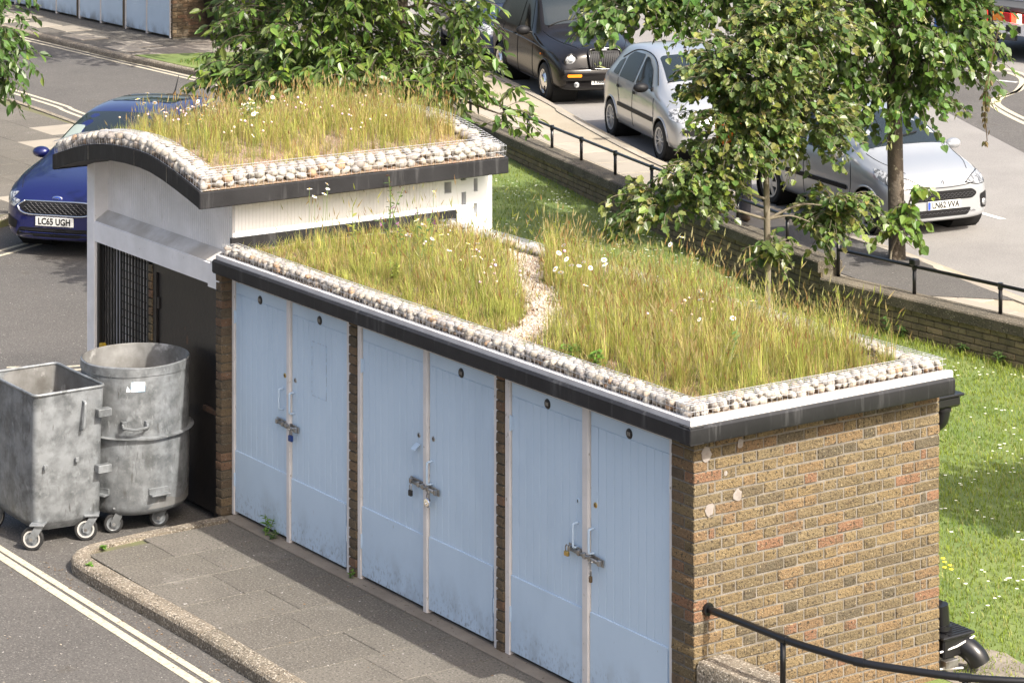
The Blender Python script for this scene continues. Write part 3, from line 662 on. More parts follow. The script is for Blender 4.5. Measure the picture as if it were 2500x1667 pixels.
# ------------------------------------------------------------------ gabion edging: wire baskets of pebbles
V = Vector
STONES = []
for i in range(12):
    bm = bmesh.new(); bmesh.ops.create_icosphere(bm, subdivisions=2, radius=.5)
    rr = random.Random(i); sx, sy, sz = 1, rr.uniform(.6,.95), rr.uniform(.5,.85)
    for v in bm.verts:
        n = 1+.30*noise.noise(v.co*1.5+Vector((i*7,0,0))); p = v.co*n
        v.co = Vector((p.x*sx, p.y*sy, p.z*sz))
    me = bpy.data.meshes.new('stone'); bm.to_mesh(me); bm.free()
    me.polygons.foreach_set('use_smooth', [True]*len(me.polygons)); me.materials.append(MT['pebble']); STONES.append(me)
def gabion(label, f, L, w, h, size, rows, layers, gap=.95, cross=.045, limit=300):
    """f(s, a, z): world point at distance s along the basket, a across (0 outer .. w inner), z above its foot"""
    base = f(L/2, w/2, 0)
    root = tag(empty('gabion_basket', base), label, 'gabion', 'pebble baskets along the roof edges')
    q = MB(); n = max(8, int(L/.1)); r = .0016
    def wire(a, z, rr=r): q.tube([f(L*i/n, a, z) for i in range(n+1)], rr, 4, cap=False)
    wire(0, .004); wire(0, h*.5); wire(0, h, .0020); wire(w, h, .0020); wire(w, .004)
    for k in range(1, 4): wire(w*k/4, h)
    s = 0
    while s <= L+1e-4:
        q.tube([f(min(s,L), 0, .0), f(min(s,L), 0, h), f(min(s,L), w, h), f(min(s,L), w, 0)], r, 4, cap=False); s += cross
    for e in (0, L):
        q.tube([f(e,0,.004), f(e,w,.004)], r, 4, cap=False); q.tube([f(e,0,h*.5), f(e,w,h*.5)], r, 4, cap=False)
        for k in range(1, 4): q.tube([f(e,w*k/4,0), f(e,w*k/4,h)], r, 4, cap=False)
    q.obj('wire_mesh', MT['wire'], root, recalc=False)
    cnt = 0
    for ly in range(layers):
        for rw in range(rows):
            s = size*.4+rnd.uniform(0, size*.5)
            while s < L-size*.35:
                d = size*rnd.choice((.6,.75,.9,1.0,1.1,1.3,1.5))*rnd.uniform(.9,1.1); d = min(d, h*(1.3 if layers == 1 else 1.02))
                a = (rw+.5)/rows*w+rnd.uniform(-.1,.1)*w/rows
                a = max(d*.36+.002, min(w-d*.36, a)); z = (ly+.5)/layers*h+rnd.uniform(-.08,.08)*h
                z = max(d*.30, min(h-d*.33, z))
                p = f(s, a, z)
                p = p+V((0,0,rnd.uniform(-.006,.006)))
                mw = Matrix.Translation(p) @ Euler((rnd.uniform(-.45,.45), rnd.uniform(-.45,.45), rnd.uniform(0,6.28))).to_matrix().to_4x4() @ Matrix.Scale(d, 4)
                if cnt < limit: link('pebble', STONES[rnd.randrange(12)], root, mw=mw); cnt += 1
                s += d*rnd.uniform(.78,1.02)*gap
    return root
V = Vector
gabion('long pebble basket along the front roof edge above the blue doors', lambda s, a, z: V((-6.20+s, -.105+a, 2.189+z)), 6.29, .155, .080, .078, 2, 2, limit=400, gap=1.1)
gabion('pebble basket along the roof edge above the brick end wall', lambda s, a, z: V((.095-a, -.10+s, 2.190+z)), 2.24, .155, .080, .085, 2, 2, gap=1.1)
gabion('pebble basket along the back roof edge of the brick shed', lambda s, a, z: V((-6.1+s, 2.14-a, 2.189+z)), 6.15, .15, .078, .085, 2, 1)

# ------------------------------------------------------------------ white bin store with the wavy planted roof
ROOF = [(-8.90,2.675),(-8.827,2.698),(-8.433,2.809),(-8.2,2.862),(-7.946,2.907),(-7.661,2.939),(-7.382,2.955),(-7.109,2.957),(-6.894,2.944),(-6.682,2.913),(-6.447,2.867),(-6.217,2.817),(-6.0,2.765)]
def roof_z(x): return interp(ROOF, x)
RXA, RXB, RYA, RYB = -8.83, -6.015, -.41, 2.66
st = tag(empty('bin_store', (-7.5, 1.2, 0)), 'white rendered bin store with a wavy planted roof and barred gate', 'bin store')
FY = -.08           # front plane
def N_(n, a, b): return [lerp(a, b, i/n) for i in range(n+1)]
rx = N_(44, RXA, RXB)
def ribbed(x0, x1, y, zb, zt, pitch=.036):
    """vertically ribbed cladding facing -y"""
    q = MB(); n = int((x1-x0)/pitch); cols = []
    for i in range(n):
        xa = lerp(x0, x1, i/n); xb = lerp(x0, x1, (i+1)/n); m1 = lerp(xa, xb, .72); m2 = lerp(xa, xb, .8); m3 = lerp(xa, xb, .94)
        cols += [(xa, y), (m1, y), (m2, y+.009), (m3, y+.009)]
    cols.append((x1, y))
    for c in cols: q.v += [(c[0], c[1], zb), (c[0], c[1], zt(c[0]))]
    q.f = [(2*i, 2*i+2, 2*i+3, 2*i+1) for i in range(len(cols)-1)]; return q
# walls
b = MB(); b.box(-8.70, -6.33, .07, .12, 2.0, 2.62); b.obj('front_wall', MT['render'], st)
ribbed(-8.674, -6.302, .055, 2.08, lambda x: roof_z(x)-.10).obj('ribbed_panel', MT['render'], st)
MB().cbox(-8.825, -8.672, FY, .30, -.1, 2.72, .008).obj('corner_pillar', MT['render'], st)
b = MB(); b.prism([(FY,1.93),(FY,2.075),(.06,2.165),(.06,1.93)], -8.671, -6.302, 'x'); b.obj('lintel', MT['render'], st)
b = MB(); b.prism([(FY+.01,2.085),(.054,2.166),(.054,2.170),(FY+.01,2.088)], -8.668, -6.43, 'x'); b.obj('ledge', MT['ledgedirt'], st)
MB().box(-8.671, -6.34, FY+.003, .02, 1.90, 1.929).obj('lintel_soffit', MT['render'], st)
MB().cbox(-6.42, -6.255, FY-.02, .03, 2.085, 2.112, .004).obj('ledge_cap', MT['roofwhite'], st)
MB().box(-6.50, -6.348, FY+.004, .03, 1.872, 1.94).obj('lintel_end', MT['render'], st)
# side wall, ribbed sheets above the lower roof, with slot openings
SX = -6.30
holes = [(2.178,2.253,2.45,2.552),(2.352,2.405,2.55,2.605),(2.49,2.532,2.437,2.555),(2.36,2.409,2.328,2.445),(2.487,2.527,2.215,2.335)]
def pierced(x0, x1, y0, y1, z0, z1, holes, mt, name, par):
    ys = sorted({y0, y1, *[h[0] for h in holes], *[h[1] for h in holes]}); zs = sorted({z0, z1, *[h[2] for h in holes], *[h[3] for h in holes]})
    q = MB()
    def ins(y, z): return any(h[0] < y < h[1] and h[2] < z < h[3] for h in holes)
    ny, nz = len(ys), len(zs); idx = {}
    def vid(i, j, k):
        if (i,j,k) not in idx: idx[(i,j,k)] = len(q.v); q.v.append(((x0,x1)[i], ys[j], zs[k]))
        return idx[(i,j,k)]
    sol = [[not ins((ys[j]+ys[j+1])/2, (zs[k]+zs[k+1])/2) for k in range(nz-1)] for j in range(ny-1)]
    for j in range(ny-1):
        for k in range(nz-1):
            if not sol[j][k]: continue
            for i in range(2): q.f.append((vid(i,j,k), vid(i,j+1,k), vid(i,j+1,k+1), vid(i,j,k+1)))
            for (dj, dk, e) in ((-1,0,((0,0),(0,1))),(1,0,((1,0),(1,1))),(0,-1,((0,0),(1,0))),(0,1,((0,1),(1,1)))):
                jj, kk = j+dj, k+dk
                if not (0 <= jj < ny-1 and 0 <= kk < nz-1 and sol[jj][kk]):
                    (a, c), (d, e2) = e
                    q.f.append((vid(0,j+a,k+c), vid(1,j+a,k+c), vid(1,j+d,k+e2), vid(0,j+d,k+e2)))
    return q.obj(name, mt, par)
pierced(SX-.13, SX, .068, 2.686, -.1, 2.70, holes, MT['cladding'], 'side_wall', st)
q = ribbed(.07, 2.12, 0, 2.30, lambda x: 2.70, .034); q.v = [(SX+.006-y*.45, x, z) for x, y, z in q.v]; q.obj('side_cladding', MT['cladding'], st)
MB().cbox(SX-.01, SX+.02, .03, 2.30, 2.19, 2.30, .004).obj('flashing', MT['fascia'], st)
MB().box(-8.82, -8.70, .31, 2.66, -.1, 2.70).obj('far_side_wall', MT['render'], st)
MB().box(-8.69, -6.44, 2.56, 2.68, -.1, 2.70).obj('back_wall', MT['render'], st)
b = MB(); b.box(-8.69, -6.44, .13, 2.55, -.095, -.06); b.obj('store_floor', MT['concrete'], st)
# inside brick wall glimpsed through the gate
q = MB(); q.box(-7.60,-7.50,.05,.3,-.1,1.93); p = q.obj('gate_pier', MT['mortar_dark'], st)
for k in range(26):
    z0 = -.08+.075*k+g; brick(p, -7.632, -7.565, -.062, .1, z0, z0+.064, MT['brick'], 'pier_brick')
MB().box(-7.5, -6.45, .10, .13, -.1, 1.95).obj('back_panel', MT['black'], st)
# barred gate
gt = MB(); 
for x0, x1 in ((-8.66,-8.615),(-7.675,-7.636)): gt.box(x0, x1, -.055, .0, -.05, 1.93)
gt.box(-8.66,-7.636,-.056,.001,1.90,1.945); gt.box(-8.66,-7.636,-.052,-.004,.93,.97); gt.box(-8.66,-7.636,-.052,-.004,-.04,.02)
gate = gt.obj('gate', MT['grille'], st)
for i in range(16):
    x = lerp(-8.585,-7.70,i/15); MB().box(x-.006, x+.006, -.034, -.020, .0, 1.91).obj('gate_bar', MT['grille'], gate)
q = MB()
for i in range(27): z = .02+i*.07; q.box(-8.28,-7.68,-.012,-.009,z,z+.008)
for i in range(10): x = -8.28+i*.066; q.box(x,x+.006,-.009,-.006,0,1.9)
q.obj('gate_mesh', MT['grille'], gate)
MB().cbox(-8.58,-8.52,-.075,-.02,.90,.99,.004).obj('gate_lock', plain('yellow_lock', (.55,.36,.03), .5), gate)
MB().box(-8.46,-8.36,.03,.06,-.05,1.9).obj('inner_post', MT['trimtop'], st)
MB().box(-8.3,-7.66,.035,.065,-.05,1.86).obj('inner_screen', mat('pale_inner_screen', (.80,.77,.72), .9, col2=(.5,.45,.38), scale=4), st)  # pale panel added close behind the gate to lighten its gaps
# black steel door
q = MB(); q.box(-7.56,-7.50,-.05,.06,-.06,1.887); q.box(-6.44,-6.385,-.05,.06,-.06,1.887); q.box(-7.5,-6.44,-.05,.06,1.82,1.887); q.obj('steel_frame', MT['black'], st)
sdoor = MB().cbox(-7.495,-6.445,-.03,.02,-.04,1.815,.004).obj('steel_door', MT['black'], st)
q = MB(); q.cbox(-6.62,-6.36,-.06,-.03,.80,.845,.003); q.obj('door_bolt', mat('rusty_steel', (.12,.07,.045), .6, .5, col2=(.05,.04,.035), scale=20), sdoor)
for z in (.35, 1.5): MB().cbox(-7.50,-7.46,-.045,-.03,z,z+.1,.002).obj('hinge', MT['black'], sdoor)
# roof: deck, fascias, soil
q = MB()
for x in rx: q.v += [(x, RYA+.03, roof_z(x)-.13), (x, RYB-.03, roof_z(x)-.13), (x, RYA+.03, roof_z(x)-.03), (x, RYB-.03, roof_z(x)-.03)]
for i in range(len(rx)-1):
    a, c = 4*i, 4*i+4; q.f += [(a, a+1, c+1, c), (a+2, c+2, c+3, a+3), (a, c, c+2, a+2), (a+1, a+3, c+3, c+1)]
q.obj('roof_deck', MT['fascia'], st, smooth='auto')
def fascia_curve(y0, y1):
    q = MB()
    for x in rx: q.v += [(x, y0, roof_z(x)-.135), (x, y1, roof_z(x)-.135), (x, y1, roof_z(x)), (x, y0, roof_z(x))]
    n = len(rx)
    for i in range(n-1):
        for k in range(4): q.f.append((4*i+k, 4*i+(k+1) % 4, 4*i+4+(k+1) % 4, 4*i+4+k))
    q.f += [(0,1,2,3), tuple(4*(n-1)+k for k in (3,2,1,0))]; return q
fascia_curve(RYA-.004, RYA+.028).obj('front_fascia', MT['fascia'], st, smooth='auto')
fascia_curve(RYB-.028, RYB+.004).obj('back_fascia', MT['fascia'], st, smooth='auto')
MB().cbox(RXB-.02, RXB+.012, RYA-.006, RYB+.006, 2.628, 2.766, .006).obj('side_fascia', MT['fascia'], st)
MB().cbox(RXA-.012, RXA+.02, RYA-.006, RYB+.006, 2.56, 2.70, .006).obj('side_fascia', MT['fascia'], st)
for x in (-7.2, -8.1, -6.6): MB().box(x-.002, x+.002, RYA-.0065, RYA-.003, roof_z(x)-.13, roof_z(x)-.004).obj('fascia_joint', MT['steel'], st)
q = MB(); ny = 26
for x in rx:
    for j in range(ny+1):
        y = lerp(RYA+.03, RYB-.03, j/ny); q.v.append((x, y, roof_z(x)+.005+.010*noise.noise(V((x*3, y*3, 9)))))
q.f = [(i*(ny+1)+j, (i+1)*(ny+1)+j, (i+1)*(ny+1)+j+1, i*(ny+1)+j+1) for i in range(len(rx)-1) for j in range(ny)]
q.obj('roof_soil', MT['soil'], st, smooth=True)
# baskets on it (arc length ~ x along the wave)
def wave(y_of):
    ts = N_(200, RXA+.01, RXB-.012); Ls = [0]
    for a, c in zip(ts, ts[1:]): Ls.append(Ls[-1]+math.hypot(c-a, roof_z(c)-roof_z(a)))
    def f(s, a, z):
        x = RXB
        for i in range(200):
            if Ls[i+1] >= s: x = lerp(ts[i], ts[i+1], (s-Ls[i])/(Ls[i+1]-Ls[i])); break
        sl = (roof_z(x+.05)-roof_z(x-.05))/.1; nn = V((-sl, 0, 1)).normalized()
        return V((x, y_of(a), roof_z(x)))+nn*(z+.002)
    return f, Ls[-1]-.001
f, L_ = wave(lambda a: RYA+.012+a); gabion('curved pebble basket along the front edge of the wavy white roof', f, L_, .19, .115, .11, 2, 2, gap=1.05)
f, L_ = wave(lambda a: RYB-.012-a); gabion('curved pebble basket along the back edge of the wavy white roof', f, L_, .17, .10, .085, 2, 1)
gabion('straight pebble basket along the low side edge of the wavy white roof', lambda s, a, z: V((RXB-.008-a, RYA+.02+s, 2.768+z+a*.24)), 3.02, .19, .110, .125, 2, 2, gap=1.05)
gabion('pebble basket along the far side edge of the wavy white roof', lambda s, a, z: V((RXA+.008+a, RYA+.02+s, 2.70+z+a*.24)), 3.02, .17, .10, .095, 2, 1)
# ------------------------------------------------------------------ two galvanised bins on castors
def castor(root, x, y, z0, rw, yaw, white):
    """fork castor with its wheel on the ground"""
    m = Matrix.Translation((x, y, z0)) @ Matrix.Rotation(yaw, 4, 'Z')
    q = MB(); q.cbox(-.06,.06,-.055,.055,.205,.222,.003,m)
    for s in (-1, 1):
        q.prism([(-.02,.20),(.05,.20),(-.03,rw-.03),(-.07,rw-.02),(-.075,rw+.02)], s*.034-.004, s*.034+.004, 'y'); n = 10
        q.v[-n:] = [tuple(m @ V(v)) for v in q.v[-n:]]
    c = q.obj('castor', MT['galv'], root)
    mm = m @ Matrix.Translation((-.05, 0, rw)) @ Matrix.Rotation(math.pi/2, 4, 'X')
    w = rw*.19/.095*.1
    t = MB().lathe([(rw*.72,-w),(rw*.93,-w),(rw,-w*.6),(rw,w*.6),(rw*.93,w),(rw*.72,w)], 24, mm).obj('tyre', MT['rubber'], c, smooth='auto')
    MB().lathe([(.0,-w*.9),(rw*.2,-w*.9),(rw*.3,-w*.55),(rw*.55,-w*.55),(rw*.72,-w*1.02),(rw*.72,w*1.02),(rw*.55,w*.55),(rw*.3,w*.55),(rw*.2,w*.9),(0,w*.9)], 24, mm).obj('hub', MT['galv'], c, smooth='auto')
    if white: MB().lathe([(rw*.60,-w*1.04),(rw*.74,-w*1.06),(rw*.74,w*1.06),(rw*.60,w*1.04)], 24, mm).obj('wheel_band', MT['whiterim'], c, smooth='auto')
    MB().lathe([(0,-.04),(.014,-.04),(.014,.04),(0,.04)], 10, mm).obj('axle', MT['steel'], c)
rb = tag(empty('square_bin', (-6.98,-1.34,-.1)), 'open square galvanised steel bin on four castors by the kerb', 'bin')
cx, cy = -6.98, -1.34
def rsec(hx, hy, r, z, n=5):
    pts = []
    for (sx, sy, a0) in ((1,1,0),(-1,1,90),(-1,-1,180),(1,-1,270)):
        for k in range(n+1):
            a = R(a0+90*k/n); pts.append((cx+sx*(hx-r)+r*math.cos(a), cy+sy*(hy-r)+r*math.sin(a), z))
    return pts
secs = [(.36,.235,.10,.03),(.415,.292,.07,.10),(.425,.297,.055,.13),(.468,.315,.05,1.165)]
q = MB(); n = 24
for s in secs: q.v += rsec(*s)
for i in range(len(secs)-1):
    for k in range(n): q.f.append((i*n+k, i*n+(k+1) % n, (i+1)*n+(k+1) % n, (i+1)*n+k))
q.f.append(tuple(range(n))[::-1])
def dent(o, amt, sc, keep=None):
    bm = bmesh.new(); bm.from_mesh(o.data); bmesh.ops.subdivide_edges(bm, edges=[e for e in bm.edges if e.calc_length() > .12], cuts=5, use_grid_fill=True)
    bm.normal_update()
    for v in bm.verts: v.co += v.normal*amt*noise.noise(v.co*sc+V((3,1,7)))
    bm.to_mesh(o.data); bm.free(); o.data.polygons.foreach_set('use_smooth', [True]*len(o.data.polygons)); o.data.set_sharp_from_angle(angle=R(40))
body = q.obj('bin_body', MT['galv'], rb, smooth='auto'); dent(body, .016, 3.2)
q = MB(); ins = [(.40,.28,.05,.12),(.462,.309,.046,1.163)]
for s in ins: q.v += rsec(*s)
for k in range(n): q.f.append((k, n+k, n+(k+1) % n, (k+1) % n))
q.f.append(tuple(range(n)))
q.obj('bin_lining', MT['galvin'], rb, smooth='auto', recalc=False)
MB().tube([V(p) for p in rsec(.468,.315,.05,1.168,5)], .013, 8, closed=True).obj('rim', MT['galv'], rb, smooth=True)
X = -6.508
p = smooth_path([(X-.01,-1.22,1.07),(X+.035,-1.22,1.06),(X+.04,-1.225,1.03),(X+.04,-1.235,.88),(X+.03,-1.24,.85),(X-.015,-1.24,.84)], 4)
MB().tube(p, .012, 8).obj('lift_handle', MT['galv'], rb, smooth=True)
for z in (.96, .50): MB().cbox(X-.02, X+.055, -1.11, -.99, z-.035, z+.03, .004).obj('lift_lug', MT['galv'], rb)
for (y, z) in ((-1.56,.58),(-1.28,.60)): MB().cbox(X-.01, X+.014, y-.015, y+.015, z-.018, z+.018, .002).obj('rivet_lug', MT['galv'], rb)
for (x, y, a) in ((-6.60,-1.60,-.7),(-6.60,-1.12,-.5),(-7.36,-1.60,.3),(-7.36,-1.10,.2)): castor(rb, x+.04, y, -.1, .095, a+math.pi/2, True)
ro = tag(empty('round_bin', (-6.88,-.56,-.1)), 'tall round galvanised steel bin with a blue sticker beside the black door', 'bin')
mm = Matrix.Translation((-6.88,-.56,0))
MB().lathe([(0,.04),(.36,.04),(.42,.06),(.445,.10),(.452,.30),(.452,.685),(.49,.690),(.492,.700),(.452,.706),(.452,1.20),(.459,1.205),(.459,1.275),(.448,1.283)], 56, mm).obj('drum', MT['galv'], ro, smooth='auto'); dent(ro.children[0] if ro.children else None, .009, 4.0)
MB().lathe([(.448,1.283),(.443,1.275),(.443,.10),(0,.09)], 56, mm).obj('drum_lining', MT['galvin'], ro, smooth='auto', recalc=False)
def onround(th, z, r=.455): return V((-6.88+r*math.cos(th), -.56+r*math.sin(th), z))
def patch_round(th0, th1, z0, z1, mt, name, r=.4535):
    q = MB(); m_ = 8
    for i in range(m_+1):
        a = lerp(th0, th1, i/m_); q.v += [tuple(onround(a, z0, r)), tuple(onround(a, z1, r))]
    q.f = [(2*i, 2*i+2, 2*i+3, 2*i+1) for i in range(m_)]; return q.obj(name, mt, ro)
patch_round(R(-38), R(-17), 1.085, 1.165, mat('blue_sticker', (.30,.55,.80), .5, col2=(.75,.78,.8), scale=18, lo=.45, hi=.55), 'sticker')
for (z, t0, t1) in ((.80, R(-39), R(-15)),):
    p = [onround(t0,z+.02,.45), onround(t0,z+.02,.50), onround(t0+.02,z,.515), onround((t0+t1)/2,z-.015,.52), onround(t1-.02,z,.515), onround(t1,z+.02,.50), onround(t1,z+.02,.45)]
    MB().tube(p, .012, 6).obj('carry_handle', MT['galv'], ro)
    for t in (t0, t1): q = MB(); a = onround(t, z+.02, .47); q.cbox(a.x-.025,a.x+.025,a.y-.02,a.y+.02,z-.005,z+.045,.003); q.obj('handle_bracket', MT['galv'], ro)
for t in (R(-66), R(-2)):
    q = MB(); d = V((math.cos(t), math.sin(t), 0)); m_ = Matrix.Translation((-6.88,-.56,.22)) @ Matrix.Rotation(t, 4, 'Z'); q.cbox(.44,.515,-.085,.085,0,.012,.002,m_); q.cbox(.44,.456,-.085,.085,0,.055,.002,m_); q.obj('step_lug', MT['galv'], ro)
for (x, y, a) in ((-6.62,-.84,1.2),(-6.56,-.45,1.0),(-7.15,-.80,1.9),(-7.13,-.32,1.9)): castor(ro, x, y, -.1, .08, a, False)
# ------------------------------------------------------------------ garden wall with coping and knee rail
gw = tag(empty('garden_wall', (-10, 9.9, 0)), 'dark old brick garden wall with weathered aggregate coping between lawn and pavement', 'wall')
def run(x0, x1, ztop, zb0, name):
    """one straight stretch of wall: mortar core, brick courses, coping"""
    p0, p1 = V((x0, wall_y(x0), 0)), V((x1, wall_y(x1), 0)); d = (p1-p0); L = d.length; d.normalize(); nn = V((-d.y, d.x, 0)); a = math.atan2(d.y, d.x)
    M0 = Matrix.Translation(p0) @ Matrix.Rotation(a, 4, 'Z')
    q = MB(); q.box(0, L, .025, .26, -.5, ztop-.12, M0); core = q.obj('wall_core', MT['mortar_dark'], gw)
    return p0, d, L, M0, core
wb = MB(); nbr = 0
def bricks_on(p0, d, L, M0, core, ztop, zlow, far):
    global nbr
    a = math.atan2(d.y, d.x); zc = ztop-.125; row = 0
    while zc-.072 > zlow-.05:
        s = -.12 if row % 2 else 0
        while s < L:
            s0, s1 = max(0, s)+.005, min(L, s+.232)-.005
            if s1-s0 > .03:
                ctr = p0+d*((s0+s1)/2)
                if nbr < 300 and not far and zc-.036 > lawn_z(ctr.x, ctr.y)-.05:
                    key = ('w', round(s1-s0, 2))
                    if key not in _bc:
                        qq = MB(); qq.cbox(-(s1-s0)/2, (s1-s0)/2, 0, .1, -.031, .031, .006); _bc[key] = qq.mesh(MT['brick_wall'], 'auto')
                    link('brick', _bc[key], core, mw=M0 @ Matrix.Translation(((s0+s1)/2, rnd.uniform(0,.008), zc-.036))); nbr += 1
                else: wb.cbox(s0, s1, rnd.uniform(0,.008), .1, zc-.067, zc-.005, .006, M0)
            s += .232
        zc -= .072; row += 1
def coping(p0, d, L, M0, ztop, seg=.92):
    s = 0
    while s < L-.05:
        e = min(L, s+seg); q = MB(); q.prism([(-.035,ztop-.13),(-.035,ztop-.02),(-.02,ztop-.004),(.12,ztop),(.27,ztop-.004),(.285,ztop-.02),(.285,ztop-.13)], s+.003, e-.003, 'x')
        q.v = [tuple(M0 @ V(v)) for v in q.v]; q.obj('coping_stone', MT['aggdark'], gw, smooth='auto'); s = e
for (x0, x1, zt, zl, far) in ((-9.84,-6.8,.20,-.36,False),(-6.8,-2,.20,-.36,False),(-14.9,-9.86,.38,-.3,False),(-18.2,-14.9,.38,-.1,False),(-26,-18.2,.38,.0,True)):
    if x0 == -6.8: x1 = -4.4
    r_ = run(x0, x1, zt, zl, 'w'); bricks_on(*r_, zt, zl, far); coping(*r_[:4], zt)
r_ = run(-4.4, 8, .20, -.36, 'w'); bricks_on(*r_, .20, -.3, True); coping(*r_[:4], .20)
tag(wb.obj('bricks', MT['brick_wall'], gw), kind='stuff')
kr = tag(empty('knee_rail', (-10, 10, .3)), 'low black tubular rail on posts along the garden wall', 'railing')
def wp(x, off=.2, z=0): 
    d = V((1, (wall_y(x+.1)-wall_y(x-.1))/.2, 0)).normalized(); return V((x-d.y*off, wall_y(x)+d.x*off, z))
postsL = [-21.6,-20.1,-19.1,-18.15,-17.05,-15.85,-14.65,-13.4,-12.25,-11.0]
topL = .38+.31
for x in postsL+[-9.78]:
    MB().tube([wp(x,.2,.36 if x < -9.8 else .18), wp(x,.2,topL-.03)], .022, 8).obj('post', MT['blackgloss'], kr, smooth=True)
    MB().tube([wp(x,.2,topL-.05), wp(x,.2,topL+.018)], .030, 8).obj('post_head', MT['blackgloss'], kr, smooth='auto')
MB().tube([wp(x,.2,topL-.01) for x in [-26,-23]+postsL+[-9.78]], .021, 8).obj('rail', MT['blackgloss'], kr, smooth=True)
postsR = [-8.58,-7.32,-6.1,-4.8,-3.5,-2.2]; topR = .20+.315
for x in postsR:
    MB().tube([wp(x,.2,.18), wp(x,.2,topR-.03)], .022, 8).obj('post', MT['blackgloss'], kr, smooth=True)
    MB().tube([wp(x,.2,topR-.05), wp(x,.2,topR+.018)], .030, 8).obj('post_head', MT['blackgloss'], kr, smooth='auto')
MB().tube([wp(x,.2,topR-.01) for x in [-9.78]+postsR], .021, 8).obj('rail', MT['blackgloss'], kr, smooth=True)
MB().cbox(wp(-8.58).x-.05, wp(-8.58).x+.05, wp(-8.58).y-.045, wp(-8.58).y+.045, topR+.0, topR+.075, .012).obj('post_cap', MT['blackgloss'], kr)
# ------------------------------------------------------------------ the other row of sheds across the drive
fs = tag(empty('far_shed', (-40, 15.6, 0)), 'distant brick shed row with faded blue doors beyond the drive', 'shed')
b = MB(); b.box(-62, -35.39, 14.66, 16.9, -.1, 2.1); b.obj('core', MT['mortar_dark'], fs)
MB().cbox(-62.1, -35.1, 14.3, 17.1, 2.1, 2.25, .01).obj('roof', MT['fascia'], fs)
x = -35.46
edges = [(-36.479,-35.47),(-37.436,-36.52),(-38.622,-37.6),(-39.66,-38.66),(-40.824,-39.81),(-41.85,-40.86),(-43.0,-41.97),(-44.05,-43.04)]
i = 0
while edges[-1][0] > -60:
    a = edges[-2]; edges.append((a[0]-2.17, a[1]-2.17))
for k, (xa, xb) in enumerate(edges):
    d = MB().cbox(xa+.01, xb-.01, 14.56, 14.63, .04, 1.97, .004).obj('door', MT['blue_far'], fs)
    if k < 8:
        MB().cbox(xa+.02, xb-.02, 14.548, 14.5605, .05, .57, .003).obj('lower_panel', MT['blue_far'], d)
        for j in range(6):
            w = (xb-xa-.1)/6; MB().cbox(xa+.05+j*w+.002, xa+.05+(j+1)*w-.002, 14.552, 14.5605, .575, 1.85, .002).obj('board', MT['blue_far'], d)
    MB().box(xa-.035, xa+.01, 14.54, 14.66, 0, 2.0).obj('door_frame', MT['white'], fs)
    if k % 2 == 1: MB().box(xa-.16, xa-.036, 14.55, 14.66, 0, 2.1).obj('pier', MT['brick_dark'], fs)
MB().box(-35.47,-35.43,14.54,14.66,0,2.0).obj('door_frame', MT['white'], fs)
q = MB(); q.box(-35.385,-35.36,14.56,16.9,-.1,2.1); ew2 = q.obj('end_wall', MT['mortar_dark'], fs)
for r_ in range(12):
    y = 14.55-(.12 if r_ % 2 else 0)
    while y < 16.9:
        a, c = max(14.55, y)+.005, min(16.9, y+.235)-.005
        if c-a > .03: brick(ew2, -35.43 if a < 14.57 else -35.40, -35.345, a, c, .02+r_*.075+.005, .02+r_*.075+.07, MT['brick_dark'])
        y += .235
# black wheeled container at the end of that row
eb = tag(empty('wheeled_container', (-34.6,15.75,0)), 'black wheeled waste container at the brick end of the distant sheds', 'bin')
q = MB(); z0 = .17
q.v = [(-35.1,15.25,z0),(-34.1,15.25,z0),(-34.1,16.2,z0),(-35.1,16.2,z0),(-35.2,15.1,1.15),(-33.95,15.1,1.15),(-33.95,16.35,1.15),(-35.2,16.35,1.15)]
q.f = [(0,3,2,1),(4,5,6,7),(0,1,5,4),(1,2,6,5),(2,3,7,6),(3,0,4,7)]; q.obj('container_body', MT['plastic'], eb)
q = MB(); q.cbox(-35.24,-33.92,15.06,16.4,1.151,1.2,.01); q.obj('container_lid', MT['plastic'], eb)
for zz in (.4,.6,.8,1.0): MB().box(-34.1,-33.985+(zz-1)*.14,15.3,16.15,zz,zz+.03).obj('rib', MT['plastic'], eb)
for (x, y) in ((-34.2,15.32),(-34.2,16.1),(-35.0,15.32),(-35.0,16.1)):
    mm = Matrix.Translation((x,y,.08)) @ Matrix.Rotation(math.pi/2, 4, 'X')
    w_ = MB().lathe([(.05,-.025),(.085,-.02),(.085,.02),(.05,.025)], 14, mm).obj('wheel', MT['rubber'], eb, smooth='auto')
    MB().lathe([(0,-.03),(.05,-.025),(.05,.025),(0,.03)], 12, mm).obj('hub', MT['steel'], w_)
    MB().box(x-.015,x+.015,y-.04,y+.04,.08,.18).obj('fork', MT['steel'], w_)
